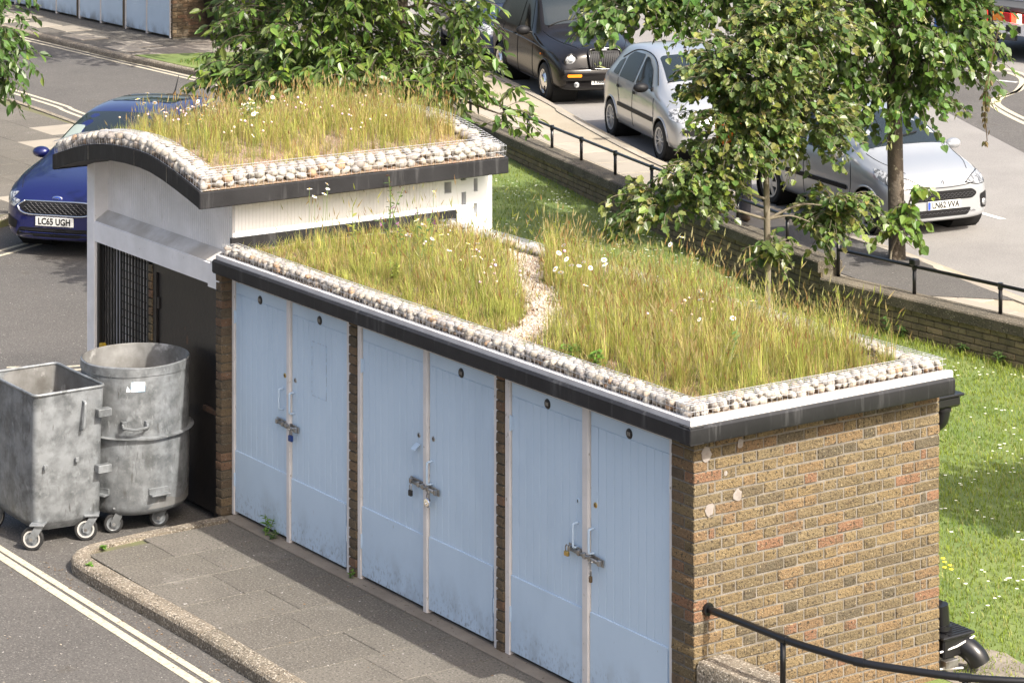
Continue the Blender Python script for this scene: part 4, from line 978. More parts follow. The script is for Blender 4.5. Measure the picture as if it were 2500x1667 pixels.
# ------------------------------------------------------------------ vehicles
GLASS = mat('car_glass', (.016,.022,.025), .04, spec=.7)
SGLASS = mat('car_side_glass', (.007,.009,.010), .05, spec=.28)
LENS = mat('lamp_lens', (.13,.135,.14), .06, metal=.3, spec=.8, col2=(.50,.51,.52), scale=20, lo=.45, hi=.55)
AMBER = mat('amber_lens', (.75,.22,.02), .15)
REDL = mat('red_lens', (.45,.01,.01), .15)
PLATE = mat('number_plate', (.55,.55,.53), .4)
INK = mat('plate_ink', (.008,.008,.008), .5)
BLKTRIM = mat('black_car_trim', (.010,.010,.011), .55, spec=.25)
WELL = mat('wheel_well', (.006,.006,.006), .9)
ALLOY = mat('silver_wheel', (.52,.53,.54), .35, metal=.6)
def paint(name, col, metal=.35, rough=.28): return mat(name, col, rough, metal=metal, coat=1.0, spec=.5)
def roundpoly(pts, r, n=4):
    out = []; N = len(pts)
    for i in range(N):
        p0, p1, p2 = V((*pts[i-1],0)), V((*pts[i],0)), V((*pts[(i+1) % N],0))
        a = (p0-p1); b_ = (p2-p1); ra = min(r, a.length*.45, b_.length*.45); a = p1+a.normalized()*ra; b_ = p1+b_.normalized()*ra
        for k in range(n+1):
            t = k/n; q = a*(1-t)**2+p1*2*t*(1-t)+b_*t*t; out.append((q.x, q.y))
    return out
class Car:
    """body lofted from cross sections along x (front 0 .. rear L), panels and glass laid on its skin"""
    def __init__(s, name, label, stations, paintm, loc, heading, scale=1.0, group=None, lower=None):
        s.root = empty(name, loc, heading); s.root.scale = (scale,)*3
        WORLD[s.root.name] = Matrix.Translation(loc) @ Matrix.Rotation(heading, 4, 'Z') @ Matrix.Scale(scale, 4)
        tag(s.root, label, 'car', group); s.paint = paintm
        s.L = stations[-1][0]; s.x0 = s.L/2
        q = MB(); half = []
        for (x, zl, zt, w, zb, wt) in stations:
            h = zb-zl; e = min(.06, (zt-zb)*.3); ze = zt-e*1.2
            pts = [(0,zl),(.55*w,zl),(.9*w,zl+.02),(.985*w,zl+.12*h+.02),(w,zl+.42*h),(.998*w,zl+.75*h),(.965*w,zb),
                   (lerp(.955*w,wt,.35), lerp(zb,ze,.38)),(lerp(.95*w,wt,.75), lerp(zb,ze,.78)),(wt,ze),(wt*.86,zt-e*.35),(wt*.5,zt-e*.08),(0,zt)]
            half.append([(s.x0-x, y, z) for y, z in pts])
        n = len(half[0])
        for h in half:
            q.v += h+[(x, -y, z) for x, y, z in h[1:-1]]
        m = 2*n-2
        def ring(i): return [i*m+k for k in range(n)]+[i*m+n+k for k in reversed(range(n-2))]
        rg = [ring(i) for i in range(len(half))]
        for a, c in zip(rg, rg[1:]):
            for k in range(m): q.f.append((a[k], a[(k+1) % m], c[(k+1) % m], c[k]))
        for rr_, fl in ((rg[0], 0), (rg[-1], 1)):   # end caps as strips
            for k in range(n-1):
                a, b_ = k, k+1; c, d = (m-k) % m, (m-k-1) % m
                if a == c: f = (rr_[a], rr_[b_], rr_[d])
                elif b_ == d: f = (rr_[a], rr_[b_], rr_[c])
                else: f = (rr_[a], rr_[b_], rr_[d], rr_[c])
                q.f.append(f)
        me = q.mesh(None); o = bpy.data.objects.new('tmp', me); COL.objects.link(o)
        md = o.modifiers.new('s', 'SUBSURF'); md.levels = md.render_levels = 3
        dg = bpy.context.evaluated_depsgraph_get(); dg.update()
        s.me = bpy.data.meshes.new_from_object(o.evaluated_get(dg)); bpy.data.objects.remove(o)
        s.bm = bmesh.new(); s.bm.from_mesh(s.me); bmesh.ops.recalc_face_normals(s.bm, faces=s.bm.faces)
        s.bvh = BVHTree.FromBMesh(s.bm); s.body = None
    def hit(s, o, d):
        r = s.bvh.ray_cast(V(o), V(d)); return (r[0], r[1]) if r[0] else (None, None)
    def proj(s, view, a, b_, side=1):
        """view: 'side' a=x(from nose) b=z; 'front' a=y b=z; 'top' a=x(from nose) b=y; 'rear'"""
        if view == 'side': return s.hit((s.x0-a, side*3, b_), (0,-side,0))
        if view == 'front': return s.hit((s.x0+3, a, b_), (-1,0,0))
        if view == 'rear': return s.hit((-s.x0-3, a, b_), (1,0,0))
        if view == 'screen': return s.hit((s.x0-a+2.2, b_, 0+s.scr(a)+1.6), V((-2.2,0,-1.6)).normalized())
        return s.hit((s.x0-a, b_, 4), (0,0,-1))
    def patch(s, name, view, poly, mt, parent=None, off=.006, side=1, cuts=2, smooth=True):
        bm = bmesh.new(); vs = [bm.verts.new((p[0], p[1], 0)) for p in poly]; f = bm.faces.new(vs)
        bmesh.ops.triangulate(bm, faces=[f])
        for _ in range(cuts): bmesh.ops.subdivide_edges(bm, edges=bm.edges[:], cuts=1, use_grid_fill=True); bmesh.ops.triangulate(bm, faces=bm.faces[:])
        bad = []
        for v in bm.verts:
            p, nn = s.proj(view, v.co.x, v.co.y, side)
            if p is None: bad.append(v); continue
            if view == 'front' and nn.x < 0: nn = -nn
            v.co = p+nn*off
        bmesh.ops.delete(bm, geom=bad, context='VERTS')
        bmesh.ops.recalc_face_normals(bm, faces=bm.faces)
        c = sum((f.normal.dot(f.calc_center_median()-V((0,0,.6))) for f in bm.faces), 0)
        if c < 0: bmesh.ops.reverse_faces(bm, faces=bm.faces)
        me = bpy.data.meshes.new(name); bm.to_mesh(me); bm.free()
        if smooth: me.polygons.foreach_set('use_smooth', [True]*len(me.polygons))
        me.materials.append(mt); return link(name, me, parent or s.root, local=(parent is None) or True)
    def seam(s, name, view, path, mt, r=.006, side=1, parent=None, off=.002, n=6):
        pts = []
        P = smooth_path([(a, c, 0) for a, c in path], 6)
        for p in P:
            h, nn = s.proj(view, p.x, p.y, side)
            if h is not None: pts.append(h+nn*off)
        if len(pts) > 1: return MB().tube(pts, r, n).obj(name, mt, parent or s.root, smooth=True, local=True)
    def arches(s, wheels, R_, mt=None):
        """cut the wheel openings and lip them"""
        lips = []
        for (xw, zw) in wheels:
            for sd_ in (1, -1):
                pts = []
                for k in range(19):
                    a = R(-18+216*k/18); x, z = xw-R_*math.cos(a), zw+R_*math.sin(a)
                    h, nn = s.proj('side', x, max(z, .19), sd_)
                    if h is not None: pts.append(h+V((0, sd_*.002, 0)))
                lips.append(pts)
        kill = []
        for f in s.bm.faces:
            c = f.calc_center_median()
            for (xw, zw) in wheels:
                if (c.x-(s.x0-xw))**2+(c.z-zw)**2 < R_*R_ and abs(c.y) > .50: kill.append(f); break
        bmesh.ops.delete(s.bm, geom=kill, context='FACES')
        me = bpy.data.meshes.new('body'); s.bm.to_mesh(me); me.polygons.foreach_set('use_smooth', [True]*len(me.polygons)); me.materials.append(s.paint)
        s.body = link('body', me, s.root, local=True)
        for pts in lips:
            if len(pts) > 2: MB().tube(pts, .014, 8).obj('wheel_arch', mt or s.paint, s.root, smooth=True, local=True)
        for (xw, zw) in wheels:
            q = MB(); q.lathe([(R_+.012,-.30),(R_+.012,.30)], 24, None)
            for sd_ in (1, -1):
                mm = Matrix.Translation((s.x0-xw, sd_*.62, zw)) @ Matrix.Rotation(math.pi/2, 4, 'X')
                MB().lathe([(0,-.24*sd_*-1),(R_+.01,-.24*sd_*-1),(R_+.01,.2*sd_*-1)], 24, mm).obj('wheel_well', WELL, s.root, local=True)
    def wheel(s, xw, sd_, y, Rt, rim, spokes, mt, kind='trim'):
        w = .095
        mm = Matrix.Translation((s.x0-xw, sd_*y, Rt)) @ Matrix.Rotation(-sd_*math.pi/2, 4, 'X')
        t = MB().lathe([(rim,-w),(Rt-.03,-w*1.05),(Rt-.008,-w*.85),(Rt,-w*.5),(Rt,w*.5),(Rt-.008,w*.85),(Rt-.03,w*1.05),(rim+.006,w)], 36, mm).obj('wheel', MT['rubber'], s.root, smooth='auto', local=True)
        MB().lathe([(0,-.02),(rim*.9,-.02),(rim*.94,w*.75),(rim+.008,w*.95),(rim+.008,w*1.03),(rim-.012,w*1.0)], 36, mm).obj('rim', BLKTRIM if kind != 'dome' else mt, t, smooth='auto', local=True)
        q = MB()
        q.lathe([(rim+.006,w*1.04),(rim-.02,w*1.0),(rim-.022,w*.7)], 36, mm)
        if kind == 'dome':
            q.lathe([(rim-.01,w*.95),(rim*.82,w*.85),(rim*.66,w*1.0),(rim*.6,w*1.25),(rim*.3,w*1.4),(0,w*1.42)], 30, mm)
        else:
            q.lathe([(0,w*.98),(rim*.2,w*.96),(rim*.28,w*.7),(rim*.28,0)], 20, mm)
            for k in range(spokes):
                a = 2*math.pi*k/spokes; m2 = mm @ Matrix.Rotation(a, 4, 'Z'); wd = rim*(.62/spokes if spokes > 8 else 1.0/spokes)
                q.prism([(rim*.2,-wd*.9),(rim*.96,-wd*1.2),(rim*.96,wd*1.2),(rim*.2,wd*.9)], w*.62, w*.92, 'z'); q.v[-8:] = [tuple(m2 @ V(v)) for v in q.v[-8:]]
        q.obj('wheel_trim', mt, t, smooth='auto', local=True)
    def blob(s, name, c, r, mt, parent=None, rot=(0,0,0)):
        bm = bmesh.new(); bmesh.ops.create_uvsphere(bm, u_segments=18, v_segments=12, radius=1)
        m_ = Matrix.Translation((s.x0-c[0], c[1], c[2])) @ Euler(rot).to_matrix().to_4x4() @ Matrix.Diagonal((*r,1))
        bmesh.ops.transform(bm, matrix=m_, verts=bm.verts); me = bpy.data.meshes.new(name); bm.to_mesh(me); bm.free()
        me.polygons.foreach_set('use_smooth', [True]*len(me.polygons)); me.materials.append(mt); return link(name, me, parent or s.root, local=True)
    def plate(s, z, txt, y=0, blue=False, align='CENTER'):
        h, nn = s.proj('front', y, z); x = h.x+.014
        p = MB().cbox(x-.008, x+.004, y-.26, y+.26, z-.0555, z+.0555, .002).obj('number_plate', PLATE, s.root, local=True)
        me = text_mesh(txt, .112, INK, .0008, align, sx=.86, font_bold=.0034)
        mm = Matrix.Translation((x+.005, y+(.02 if blue else 0)+(-.235 if align == 'LEFT' else 0), z-.002)) @ Matrix(((0,0,1,0),(1,0,0,0),(0,1,0,0),(0,0,0,1)))
        link('plate_characters', me, p, local=True, mw=mm)
        if blue: MB().box(x+.0042, x+.005, y-.255, y-.215, z-.05, z+.05).obj('plate_band', mat('plate_blue', (.02,.06,.45), .4), p, local=True)
        return p
def zinterp(stn, x): return interp([(t[0], t[2]) for t in stn], x)

# ---- deep blue people carrier by the drive
ST = [(0,.24,.62,.46,.56,.38),(.05,.21,.72,.60,.62,.48),(.16,.19,.82,.73,.70,.60),(.38,.18,.92,.855,.78,.72),(.75,.18,1.00,.91,.85,.78),(1.05,.18,1.06,.915,.90,.78),(1.22,.18,1.12,.915,.92,.75),(1.55,.18,1.33,.915,.95,.68),(1.95,.18,1.53,.915,.97,.62),(2.4,.18,1.62,.915,.985,.60),(3.1,.18,1.62,.915,1.0,.59),(3.75,.19,1.54,.905,1.01,.57),(4.1,.24,1.32,.87,1.0,.57),(4.3,.28,1.02,.80,.92,.6),(4.38,.32,.88,.68,.78,.5)]
fc = V((-17.15, 3.48, -.1)); hd = R(-52); H = V((math.cos(hd), math.sin(hd), 0))
blue = Car('blue_car', 'deep blue people carrier parked by the drive behind the bin store', ST, paint('deep_blue_paint', (.007,.011,.085)), fc-H*2.19, hd, scale=1.0)
c = blue
c.arches([(.92,.33),(3.57,.33)], .36)
for xw in (.92, 3.57):
    for sd_ in (1,-1): c.wheel(xw, sd_, .80, .325, .215, 5, ALLOY)
ws = c.patch('windscreen', 'top', roundpoly([(1.30,-.70),(1.30,.70),(2.02,.55),(2.02,-.55)], .07), GLASS)
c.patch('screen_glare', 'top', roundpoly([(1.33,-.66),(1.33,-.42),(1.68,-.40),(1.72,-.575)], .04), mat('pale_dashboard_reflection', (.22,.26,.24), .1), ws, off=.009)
c.patch('roof_glass', 'top', roundpoly([(2.5,-.45),(2.5,.45),(3.5,.45),(3.5,-.45)], .08), GLASS)  # dark glossy patch laid over the roof skin
for sd_ in (1,-1):
    c.patch('side_window', 'side', roundpoly([(1.62,.985),(2.20,1.46),(2.60,1.50),(2.62,1.0)], .05), SGLASS, side=sd_)
    c.patch('side_window', 'side', roundpoly([(2.68,1.0),(2.66,1.50),(3.45,1.46),(3.55,1.03)], .05), SGLASS, side=sd_)
    c.seam('door_seam', 'side', [(1.35,.95),(1.33,.6),(1.40,.30)], BLKTRIM, .004, sd_); c.seam('door_seam', 'side', [(2.64,.98),(2.64,.3)], BLKTRIM, .004, sd_)
    c.patch('headlight', 'front', roundpoly([(sd_*.56,.78),(sd_*.80,.74),(sd_*.82,.66),(sd_*.66,.68)], .03), LENS)
    c.patch('headlight', 'side', roundpoly([(.06,.60),(.06,.69),(.42,.75),(.44,.69)], .03), LENS, side=sd_)
    c.blob('door_mirror', (1.62, sd_*1.02, 1.02), (.09,.12,.075), c.paint); 
    c.patch('fog_lamp_recess', 'front', roundpoly([(sd_*.52,.44),(sd_*.74,.50),(sd_*.74,.36),(sd_*.56,.34)], .03), BLKTRIM)
gr = c.patch('radiator_grille', 'front', roundpoly([(-.44,.685),(.44,.685),(.52,.62),(.40,.545),(-.40,.545),(-.52,.62)], .05), BLKTRIM, off=.004)
c.seam('grille_surround', 'front', [(-.43,.69),(0,.695),(.43,.69),(.525,.62),(.41,.54),(0,.535),(-.41,.54),(-.525,.62),(-.43,.69)], MT['chrome'], .012, off=.006)
for i in range(5):
    for j in range(13):
        y = -.42+j*.07+(.035 if i % 2 else 0); z = .565+i*.026
        if abs(y) > .47-abs(z-.62)*1.2: continue
        h, nn = c.proj('front', y, z)
        if h is not None: MB().tube([h+V((.012,-.026,-.010)), h+V((.016,0,.010)), h+V((.012,.026,-.010))], .004, 4).obj('grille_bar', plain('grille_grey', (.05,.05,.055), .35) if 'grille_grey' not in bpy.data.materials else bpy.data.materials['grille_grey'], gr, local=True)
lg = c.patch('lower_grille', 'front', roundpoly([(-.50,.37),(.50,.37),(.56,.26),(-.56,.26)], .04), BLKTRIM, off=.004)
for z in (.285,.31,.335): c.seam('grille_bar', 'front', [(-.5,z),(0,z),(.5,z)], c.paint if z == .31 else BLKTRIM, .007, parent=lg, off=.008)
h, nn = c.proj('front', 0, .735)
bad = c.blob('badge', (c.x0-h.x-.004, 0, .735), (.014,.07,.029), MT['chrome']); c.blob('badge_field', (c.x0-h.x-.010, 0, .735), (.012,.060,.022), plain('badge_blue', (.02,.05,.25), .2), bad)
link('badge_script', text_mesh('Ford', .034, MT['chrome'], .0005), bad, local=True, mw=Matrix.Translation((h.x+.0235,0,.735)) @ Matrix(((0,0,1,0),(1,0,0,0),(0,1,0,0),(0,0,0,1))))
c.plate(.455, 'LC65 UGH')
c.seam('bonnet_edge', 'top', [(1.18,-.72),(.5,-.66),(.22,-.56)], BLKTRIM, .004); c.seam('bonnet_edge', 'top', [(1.18,.72),(.5,.66),(.22,.56)], BLKTRIM, .004)
h, _ = c.proj('top', 3.55, 0); MB().tube([h, h+V((-.02,0,.04)), h+V((-.14,0,.24))], .006, 6, rs=[.03,.012,.004]).obj('aerial', BLKTRIM, c.root, local=True)
for sd_ in (.25,-.3): c.seam('wiper', 'top', [(1.30,sd_-.28),(1.36,sd_),(1.40,sd_+.3)], BLKTRIM, .008, off=.015)

# ---- black cab
ST = [(0,.30,.62,.62,.56,.48),(.05,.27,.80,.76,.66,.56),(.10,.25,.92,.80,.72,.54),(.25,.24,.99,.84,.80,.56),(.7,.23,1.06,.875,.90,.62),(1.15,.22,1.11,.885,.97,.68),(1.42,.22,1.17,.885,1.02,.70),(1.62,.22,1.38,.885,1.04,.69),(1.86,.22,1.66,.885,1.05,.66),(2.1,.22,1.79,.885,1.06,.63),(2.6,.22,1.83,.885,1.06,.62),(3.5,.22,1.82,.885,1.06,.61),(3.95,.23,1.74,.88,1.06,.59),(4.25,.26,1.45,.86,1.04,.58),(4.48,.30,1.05,.80,.92,.6),(4.58,.34,.85,.68,.75,.5)]
hd = R(-19); H = V((math.cos(hd), math.sin(hd), 0)); fc = V((-23.59,16.76,-.1))+H*0
KB = mat('black_cab_paint', (.009,.008,.008), .16, spec=.45)
cab = Car('black_taxi', 'glossy black london style cab with round headlights and upright grille', ST, KB, fc-H*2.29, hd); c = cab
c.arches([(.78,.34),(3.67,.34)], .39)
for xw in (.78, 3.67):
    for sd_ in (1,-1): c.wheel(xw, sd_, .79, .335, .215, 0, MT['chrome'], 'dome')
c.patch('windscreen', 'top', roundpoly([(1.48,-.655),(1.48,.655),(1.98,.58),(1.98,-.58)], .07), GLASS)
for sd_ in (1,-1):
    c.patch('side_window', 'side', roundpoly([(1.72,1.09),(2.02,1.62),(2.42,1.68),(2.42,1.09)], .05), SGLASS, side=sd_)
    c.patch('side_window', 'side', roundpoly([(2.50,1.09),(2.50,1.68),(3.40,1.67),(3.40,1.09)], .05), SGLASS, side=sd_)
    for xx in (1.50, 2.46, 3.46): c.seam('door_seam', 'side', [(xx,1.05),(xx,.7),(xx,.30)], BLKTRIM, .005, sd_)
    c.seam('swage_line', 'side', [(.5,.86),(1.6,.93),(3.0,.95),(4.3,.93)], KB, .012, sd_)
    h, nn = c.proj('front', sd_*.60, .775)
    hl = c.blob('headlight', (c.x0-h.x+.02, sd_*.60, .775), (.05,.105,.105), LENS)
    MB().tube([V((h.x+.005, sd_*.60+.112*math.cos(a), .775+.112*math.sin(a))) for a in [2*math.pi*k/24 for k in range(24)]], .012, 6, closed=True).obj('lamp_ring', KB, hl, smooth=True, local=True)
    c.patch('indicator', 'front', roundpoly([(sd_*.44,.555),(sd_*.68,.555),(sd_*.68,.505),(sd_*.44,.505)], .02), AMBER, off=.078)
    h, nn = c.proj('front', sd_*.52, .37); c.blob('fog_lamp', (c.x0-h.x-.01, sd_*.52, .37), (.02,.05,.05), LENS)
    c.blob('side_repeater', (.98, sd_*.885, .80), (.02,.012,.018), AMBER)
    mir = c.blob('door_mirror', (1.60, sd_*1.02, 1.14), (.085,.13,.085), BLKTRIM)
    MB().tube([V((c.x0-1.62, sd_*.85, 1.09)), V((c.x0-1.6, sd_*.98, 1.12))], .02, 6).obj('mirror_arm', BLKTRIM, mir, local=True)
    c.patch('door_handle', 'side', roundpoly([(2.62,.98),(2.74,.98),(2.74,.94),(2.62,.94)], .015), BLKTRIM, side=sd_, off=.015)
q = [c.proj('front', y, .55)[0] for y in N_(16, -.74, .74)]; q = [p+V((.03,0,0)) for p in q if p is not None]
BP = MB(); nn_ = 6
for p in q: BP.v += [(p.x+a, p.y, z) for a, z in ((-.05,.44),(.01,.44),(.03,.47),(.03,.60),(.01,.63),(-.05,.63))]
for i in range(len(q)-1):
    for k in range(6): BP.f.append((6*i+k, 6*i+(k+1) % 6, 6*i+6+(k+1) % 6, 6*i+6+k))
BP.obj('bumper', KB, c.root, smooth='auto', local=True)
gr = c.patch('radiator_grille', 'front', roundpoly([(-.27,.93),(.27,.93),(.25,.635),(-.25,.635)], .05), BLKTRIM, off=.03)
for i in range(15):
    y = -.23+i*.46/14; a = c.proj('front', y, .91)[0]; d = c.proj('front', y, .65)[0]; MB().tube([a+V((.045,0,0)), d+V((.06,0,0))], .006, 5).obj('grille_bar', plain('bar_grey', (.008,.008,.009), .5, spec=.3) if 'bar_grey' not in bpy.data.materials else bpy.data.materials['bar_grey'], gr, local=True)
sq = [(-.27,.64),(-.285,.80),(-.26,.94),(0,.965),(.26,.94),(.285,.80),(.27,.64),(0,.625),(-.27,.64)]
MB().tube([ (lambda h: h+V((.045,0,0)))(c.proj('front', p.x, min(p.y,.93))[0]) + V((0,0,max(0,p.y-.93))) for p in smooth_path([(a, d, 0) for a, d in sq], 4)], .022, 8).obj('grille_surround', KB, gr, smooth=True, local=True)
h, _ = c.proj('front', 0, .93); MB().cbox(h.x+.05, h.x+.07, -.05, .05, .925, .955, .006).obj('badge', MT['chrome'], gr, local=True)
c.plate(.42, 'Y986', align='LEFT')
for sd_ in (.2,-.35): c.seam('wiper', 'top', [(1.46,sd_-.25),(1.52,sd_),(1.55,sd_+.3)], BLKTRIM, .008, off=.015)
c.seam('bonnet_edge', 'top', [(1.40,-.70),(.7,-.58),(.2,-.40)], BLKTRIM, .005); c.seam('bonnet_edge', 'top', [(1.40,.70),(.7,.58),(.2,.40)], BLKTRIM, .005)
c.patch('licence_sticker', 'top', [(1.80,.40),(1.80,.50),(1.90,.48),(1.90,.40)], PLATE, off=.010)

# ---- round silver hatchback
SIL = paint('silver_paint', (.42,.435,.45), .5, .3)
ST = [(0,.24,.58,.58,.52,.42),(.04,.21,.68,.70,.58,.52),(.14,.19,.78,.78,.66,.60),(.35,.18,.90,.82,.76,.64),(.62,.18,.99,.83,.84,.66),(.85,.18,1.07,.832,.89,.67),(1.05,.18,1.20,.832,.91,.65),(1.35,.18,1.37,.832,.93,.61),(1.7,.18,1.49,.832,.945,.57),(2.1,.18,1.54,.832,.955,.57),(2.75,.18,1.535,.832,.96,.56),(3.2,.19,1.47,.83,.965,.55),(3.52,.22,1.30,.81,.96,.55),(3.72,.27,1.04,.77,.90,.57),(3.83,.32,.84,.66,.76,.48)]
fc = V((-17.75,14.69,-.1)); hd = R(-19); H = V((math.cos(hd), math.sin(hd), 0))
c3 = Car('round_silver_car', 'rounded silver hatchback with black side strip parked ahead of the cab', ST, SIL, fc-H*1.92, hd); c = c3
c.arches([(.70,.30),(3.14,.30)], .335)
for xw in (.70, 3.14):
    for sd_ in (1,-1): c.wheel(xw, sd_, .735, .29, .195, 12, ALLOY)
c.patch('windscreen', 'top', roundpoly([(.96,-.60),(.96,.60),(1.62,.51),(1.62,-.51)], .08), GLASS)
for sd_ in (1,-1):
    c.patch('side_window', 'side', roundpoly([(1.22,.975),(1.50,1.24),(1.82,1.385),(1.96,1.40),(1.98,.975)], .05), SGLASS, side=sd_)
    c.patch('side_window', 'side', roundpoly([(2.06,.975),(2.04,1.415),(2.55,1.40),(2.76,1.30),(2.80,.985)], .05), SGLASS, side=sd_)
    c.patch('quarter_window', 'side', roundpoly([(2.87,.99),(2.85,1.27),(3.06,1.19),(3.16,1.0)], .04), SGLASS, side=sd_)
    c.patch('rub_strip', 'side', roundpoly([(1.02,.52),(1.02,.585),(2.76,.60),(2.76,.535)], .015), BLKTRIM, side=sd_, off=.012)
    for xx in (2.02,): c.seam('door_seam', 'side', [(xx,.96),(xx+.02,.6),(xx,.30)], BLKTRIM, .004, sd_)
    c.seam('door_seam', 'side', [(1.05,.88),(1.00,.6),(1.06,.28)], BLKTRIM, .004, sd_); c.seam('door_seam', 'side', [(2.84,.96),(2.72,.70),(2.66,.55)], BLKTRIM, .004, sd_)
    for xx in (1.86, 2.66): c.patch('door_handle', 'side', roundpoly([(xx,.86),(xx+.14,.865),(xx+.14,.82),(xx,.815)], .02), BLKTRIM, side=sd_, off=.02)
    hl = c.patch('headlight', 'front', roundpoly([(sd_*.36,.74),(sd_*.62,.80),(sd_*.72,.74),(sd_*.68,.63),(sd_*.40,.62)], .05), LENS)
    c.patch('headlight', 'side', roundpoly([(.05,.62),(.05,.72),(.30,.82),(.42,.80),(.36,.68)], .05), LENS, side=sd_)
    mir = c.blob('door_mirror', (1.22, sd_*.95, 1.02), (.08,.12,.075), BLKTRIM); c.seam('mirror_arm', 'side', [(1.2,.97),(1.24,1.0)], BLKTRIM, .03, sd_)
    c.patch('bumper_strip', 'front', roundpoly([(sd_*.30,.52),(sd_*.68,.54),(sd_*.68,.46),(sd_*.30,.44)], .03), BLKTRIM, off=.012)
c.patch('air_intake', 'front', roundpoly([(-.42,.40),(.42,.40),(.46,.29),(-.46,.29)], .03), BLKTRIM, off=.008)
h, _ = c.proj('top', 1.9, 0); MB().tube([h, h+V((-.02,0,.03)), h+V((.12,0,.30))], .006, 6, rs=[.03,.012,.004]).obj('aerial', BLKTRIM, c.root, local=True)
c.seam('roof_strip', 'side', [(1.10,1.06),(1.45,1.32),(1.9,1.445),(2.5,1.43),(3.0,1.26)], BLKTRIM, .010, 1); c.seam('roof_strip', 'side', [(1.10,1.06),(1.45,1.32),(1.9,1.445),(2.5,1.43),(3.0,1.26)], BLKTRIM, .010, -1)
for sd_ in (.2,-.35): c.seam('wiper', 'top', [(.97,sd_-.25),(1.02,sd_),(1.06,sd_+.3)], BLKTRIM, .008, off=.015)

# ---- small silver hatchback at the kerb
ST = [(0,.22,.64,.58,.56,.44),(.04,.19,.74,.69,.62,.54),(.12,.18,.81,.76,.68,.61),(.33,.17,.90,.80,.76,.66),(.58,.17,.955,.815,.82,.68),(.78,.17,1.03,.815,.86,.68),(1.0,.17,1.17,.815,.885,.66),(1.3,.17,1.33,.815,.90,.62),(1.62,.17,1.44,.815,.91,.58),(2.0,.17,1.47,.815,.92,.565),(2.55,.17,1.45,.815,.93,.555),(2.95,.18,1.37,.81,.935,.545),(3.2,.21,1.18,.78,.92,.55),(3.36,.26,.95,.73,.84,.54),(3.43,.30,.80,.64,.70,.46)]
hd = R(-8); H = V((math.cos(hd), math.sin(hd), 0)); N2 = V((-H.y, H.x, 0)); rw = V((-14.949,13.28,-.1)); fc = rw+N2*.71+H*(2.34+.60)
c1 = Car('small_silver_car', 'small silver hatchback with black mesh grille behind the tree trunk', ST, SIL, fc-H*1.715, hd); c = c1
c.arches([(.60,.29),(2.94,.29)], .325)
for xw in (.60, 2.94):
    for sd_ in (1,-1): c.wheel(xw, sd_, .715, .285, .19, 6, ALLOY)
c.patch('windscreen', 'top', roundpoly([(.84,-.66),(.84,.66),(1.58,.53),(1.58,-.53)], .08), GLASS)
for sd_ in (1,-1):
    c.patch('side_window', 'side', roundpoly([(1.15,.935),(1.45,1.22),(1.70,1.34),(2.02,1.37),(2.04,.945)], .05), SGLASS, side=sd_)
    c.patch('side_window', 'side', roundpoly([(2.12,.945),(2.10,1.37),(2.55,1.34),(2.72,1.18),(2.78,.975)], .05), SGLASS, side=sd_)
    c.patch('rub_strip', 'side', roundpoly([(1.02,.50),(1.02,.56),(2.52,.58),(2.52,.52)], .015), BLKTRIM, side=sd_, off=.012)
    c.seam('door_seam', 'side', [(.98,.86),(.94,.6),(1.0,.28)], BLKTRIM, .004, sd_); c.seam('door_seam', 'side', [(2.08,.93),(2.08,.3)], BLKTRIM, .004, sd_)
    c.patch('headlight', 'front', roundpoly([(sd_*.36,.67),(sd_*.52,.755),(sd_*.70,.77),(sd_*.72,.67),(sd_*.56,.635)], .04), LENS); c.seam('lamp_edge', 'front', [(sd_*.35,.67),(sd_*.52,.76),(sd_*.70,.775),(sd_*.735,.66),(sd_*.56,.63),(sd_*.35,.67)], BLKTRIM, .006)
    c.patch('headlight', 'side', roundpoly([(.05,.62),(.05,.72),(.36,.83),(.54,.86),(.40,.75)], .04), LENS, side=sd_)
    c.blob('door_mirror', (1.08, sd_*.93, .98), (.085,.11,.07), SIL)
    rec = c.patch('fog_lamp_recess', 'front', roundpoly([(sd_*.58,.50),(sd_*.72,.54),(sd_*.72,.32),(sd_*.60,.32)], .03), BLKTRIM)
    h, nn = c.proj('front', sd_*.65, .39)
    if h is not None: c.blob('fog_lamp', (c.x0-h.x-.004, sd_*.65, .39), (.015,.045,.045), LENS, rec)
gr = c.patch('radiator_grille', 'front', roundpoly([(-.46,.585),(.46,.585),(.54,.52),(.46,.46),(-.46,.46),(-.54,.52)], .05), BLKTRIM, off=.006)
lg = c.patch('lower_grille', 'front', roundpoly([(-.44,.345),(.44,.345),(.38,.25),(-.38,.25)], .04), BLKTRIM, off=.006)
for i in range(4):
    for j in range(15):
        y = -.44+j*.063+(.031 if i % 2 else 0); z = .49+i*.024 if i < 3 else .30
        h, nn = c.proj('front', y, z)
        if h is not None: MB().tube([h+V((.012,-.026,-.008)), h+V((.016,0,.008)), h+V((.012,.026,-.008))], .004, 4).obj('grille_bar', bpy.data.materials['grille_grey'], gr, local=True)
c.plate(.405, 'LN62 VVA', blue=True)
h, nn = c.proj('front', 0, .70)
if h is not None:
    q = MB(); x = h.x+.012
    for a in (((0,.035),(.012,.0)), ((.012,.0),(-.004,-.035)), ((.012,0),(.03,-.032)), ((.0,.035),(-.022,.012)), ((-.022,.012),(-.026,-.012)), ((0,.02),(.022,.028))): q.tube([V((x,a[0][0],.69+a[0][1])), V((x+.002,a[1][0],.69+a[1][1]))], .0055, 5)
    q.obj('badge', MT['chrome'], c.root, local=True)
c.seam('wiper', 'top', [(.88,-.45),(.95,-.1),(1.02,.28)], BLKTRIM, .010, off=.02)
c.seam('bonnet_edge', 'top', [(.80,-.66),(.45,-.60),(.17,-.48)], BLKTRIM, .004); c.seam('bonnet_edge', 'top', [(.80,.66),(.45,.60),(.17,.48)], BLKTRIM, .004)
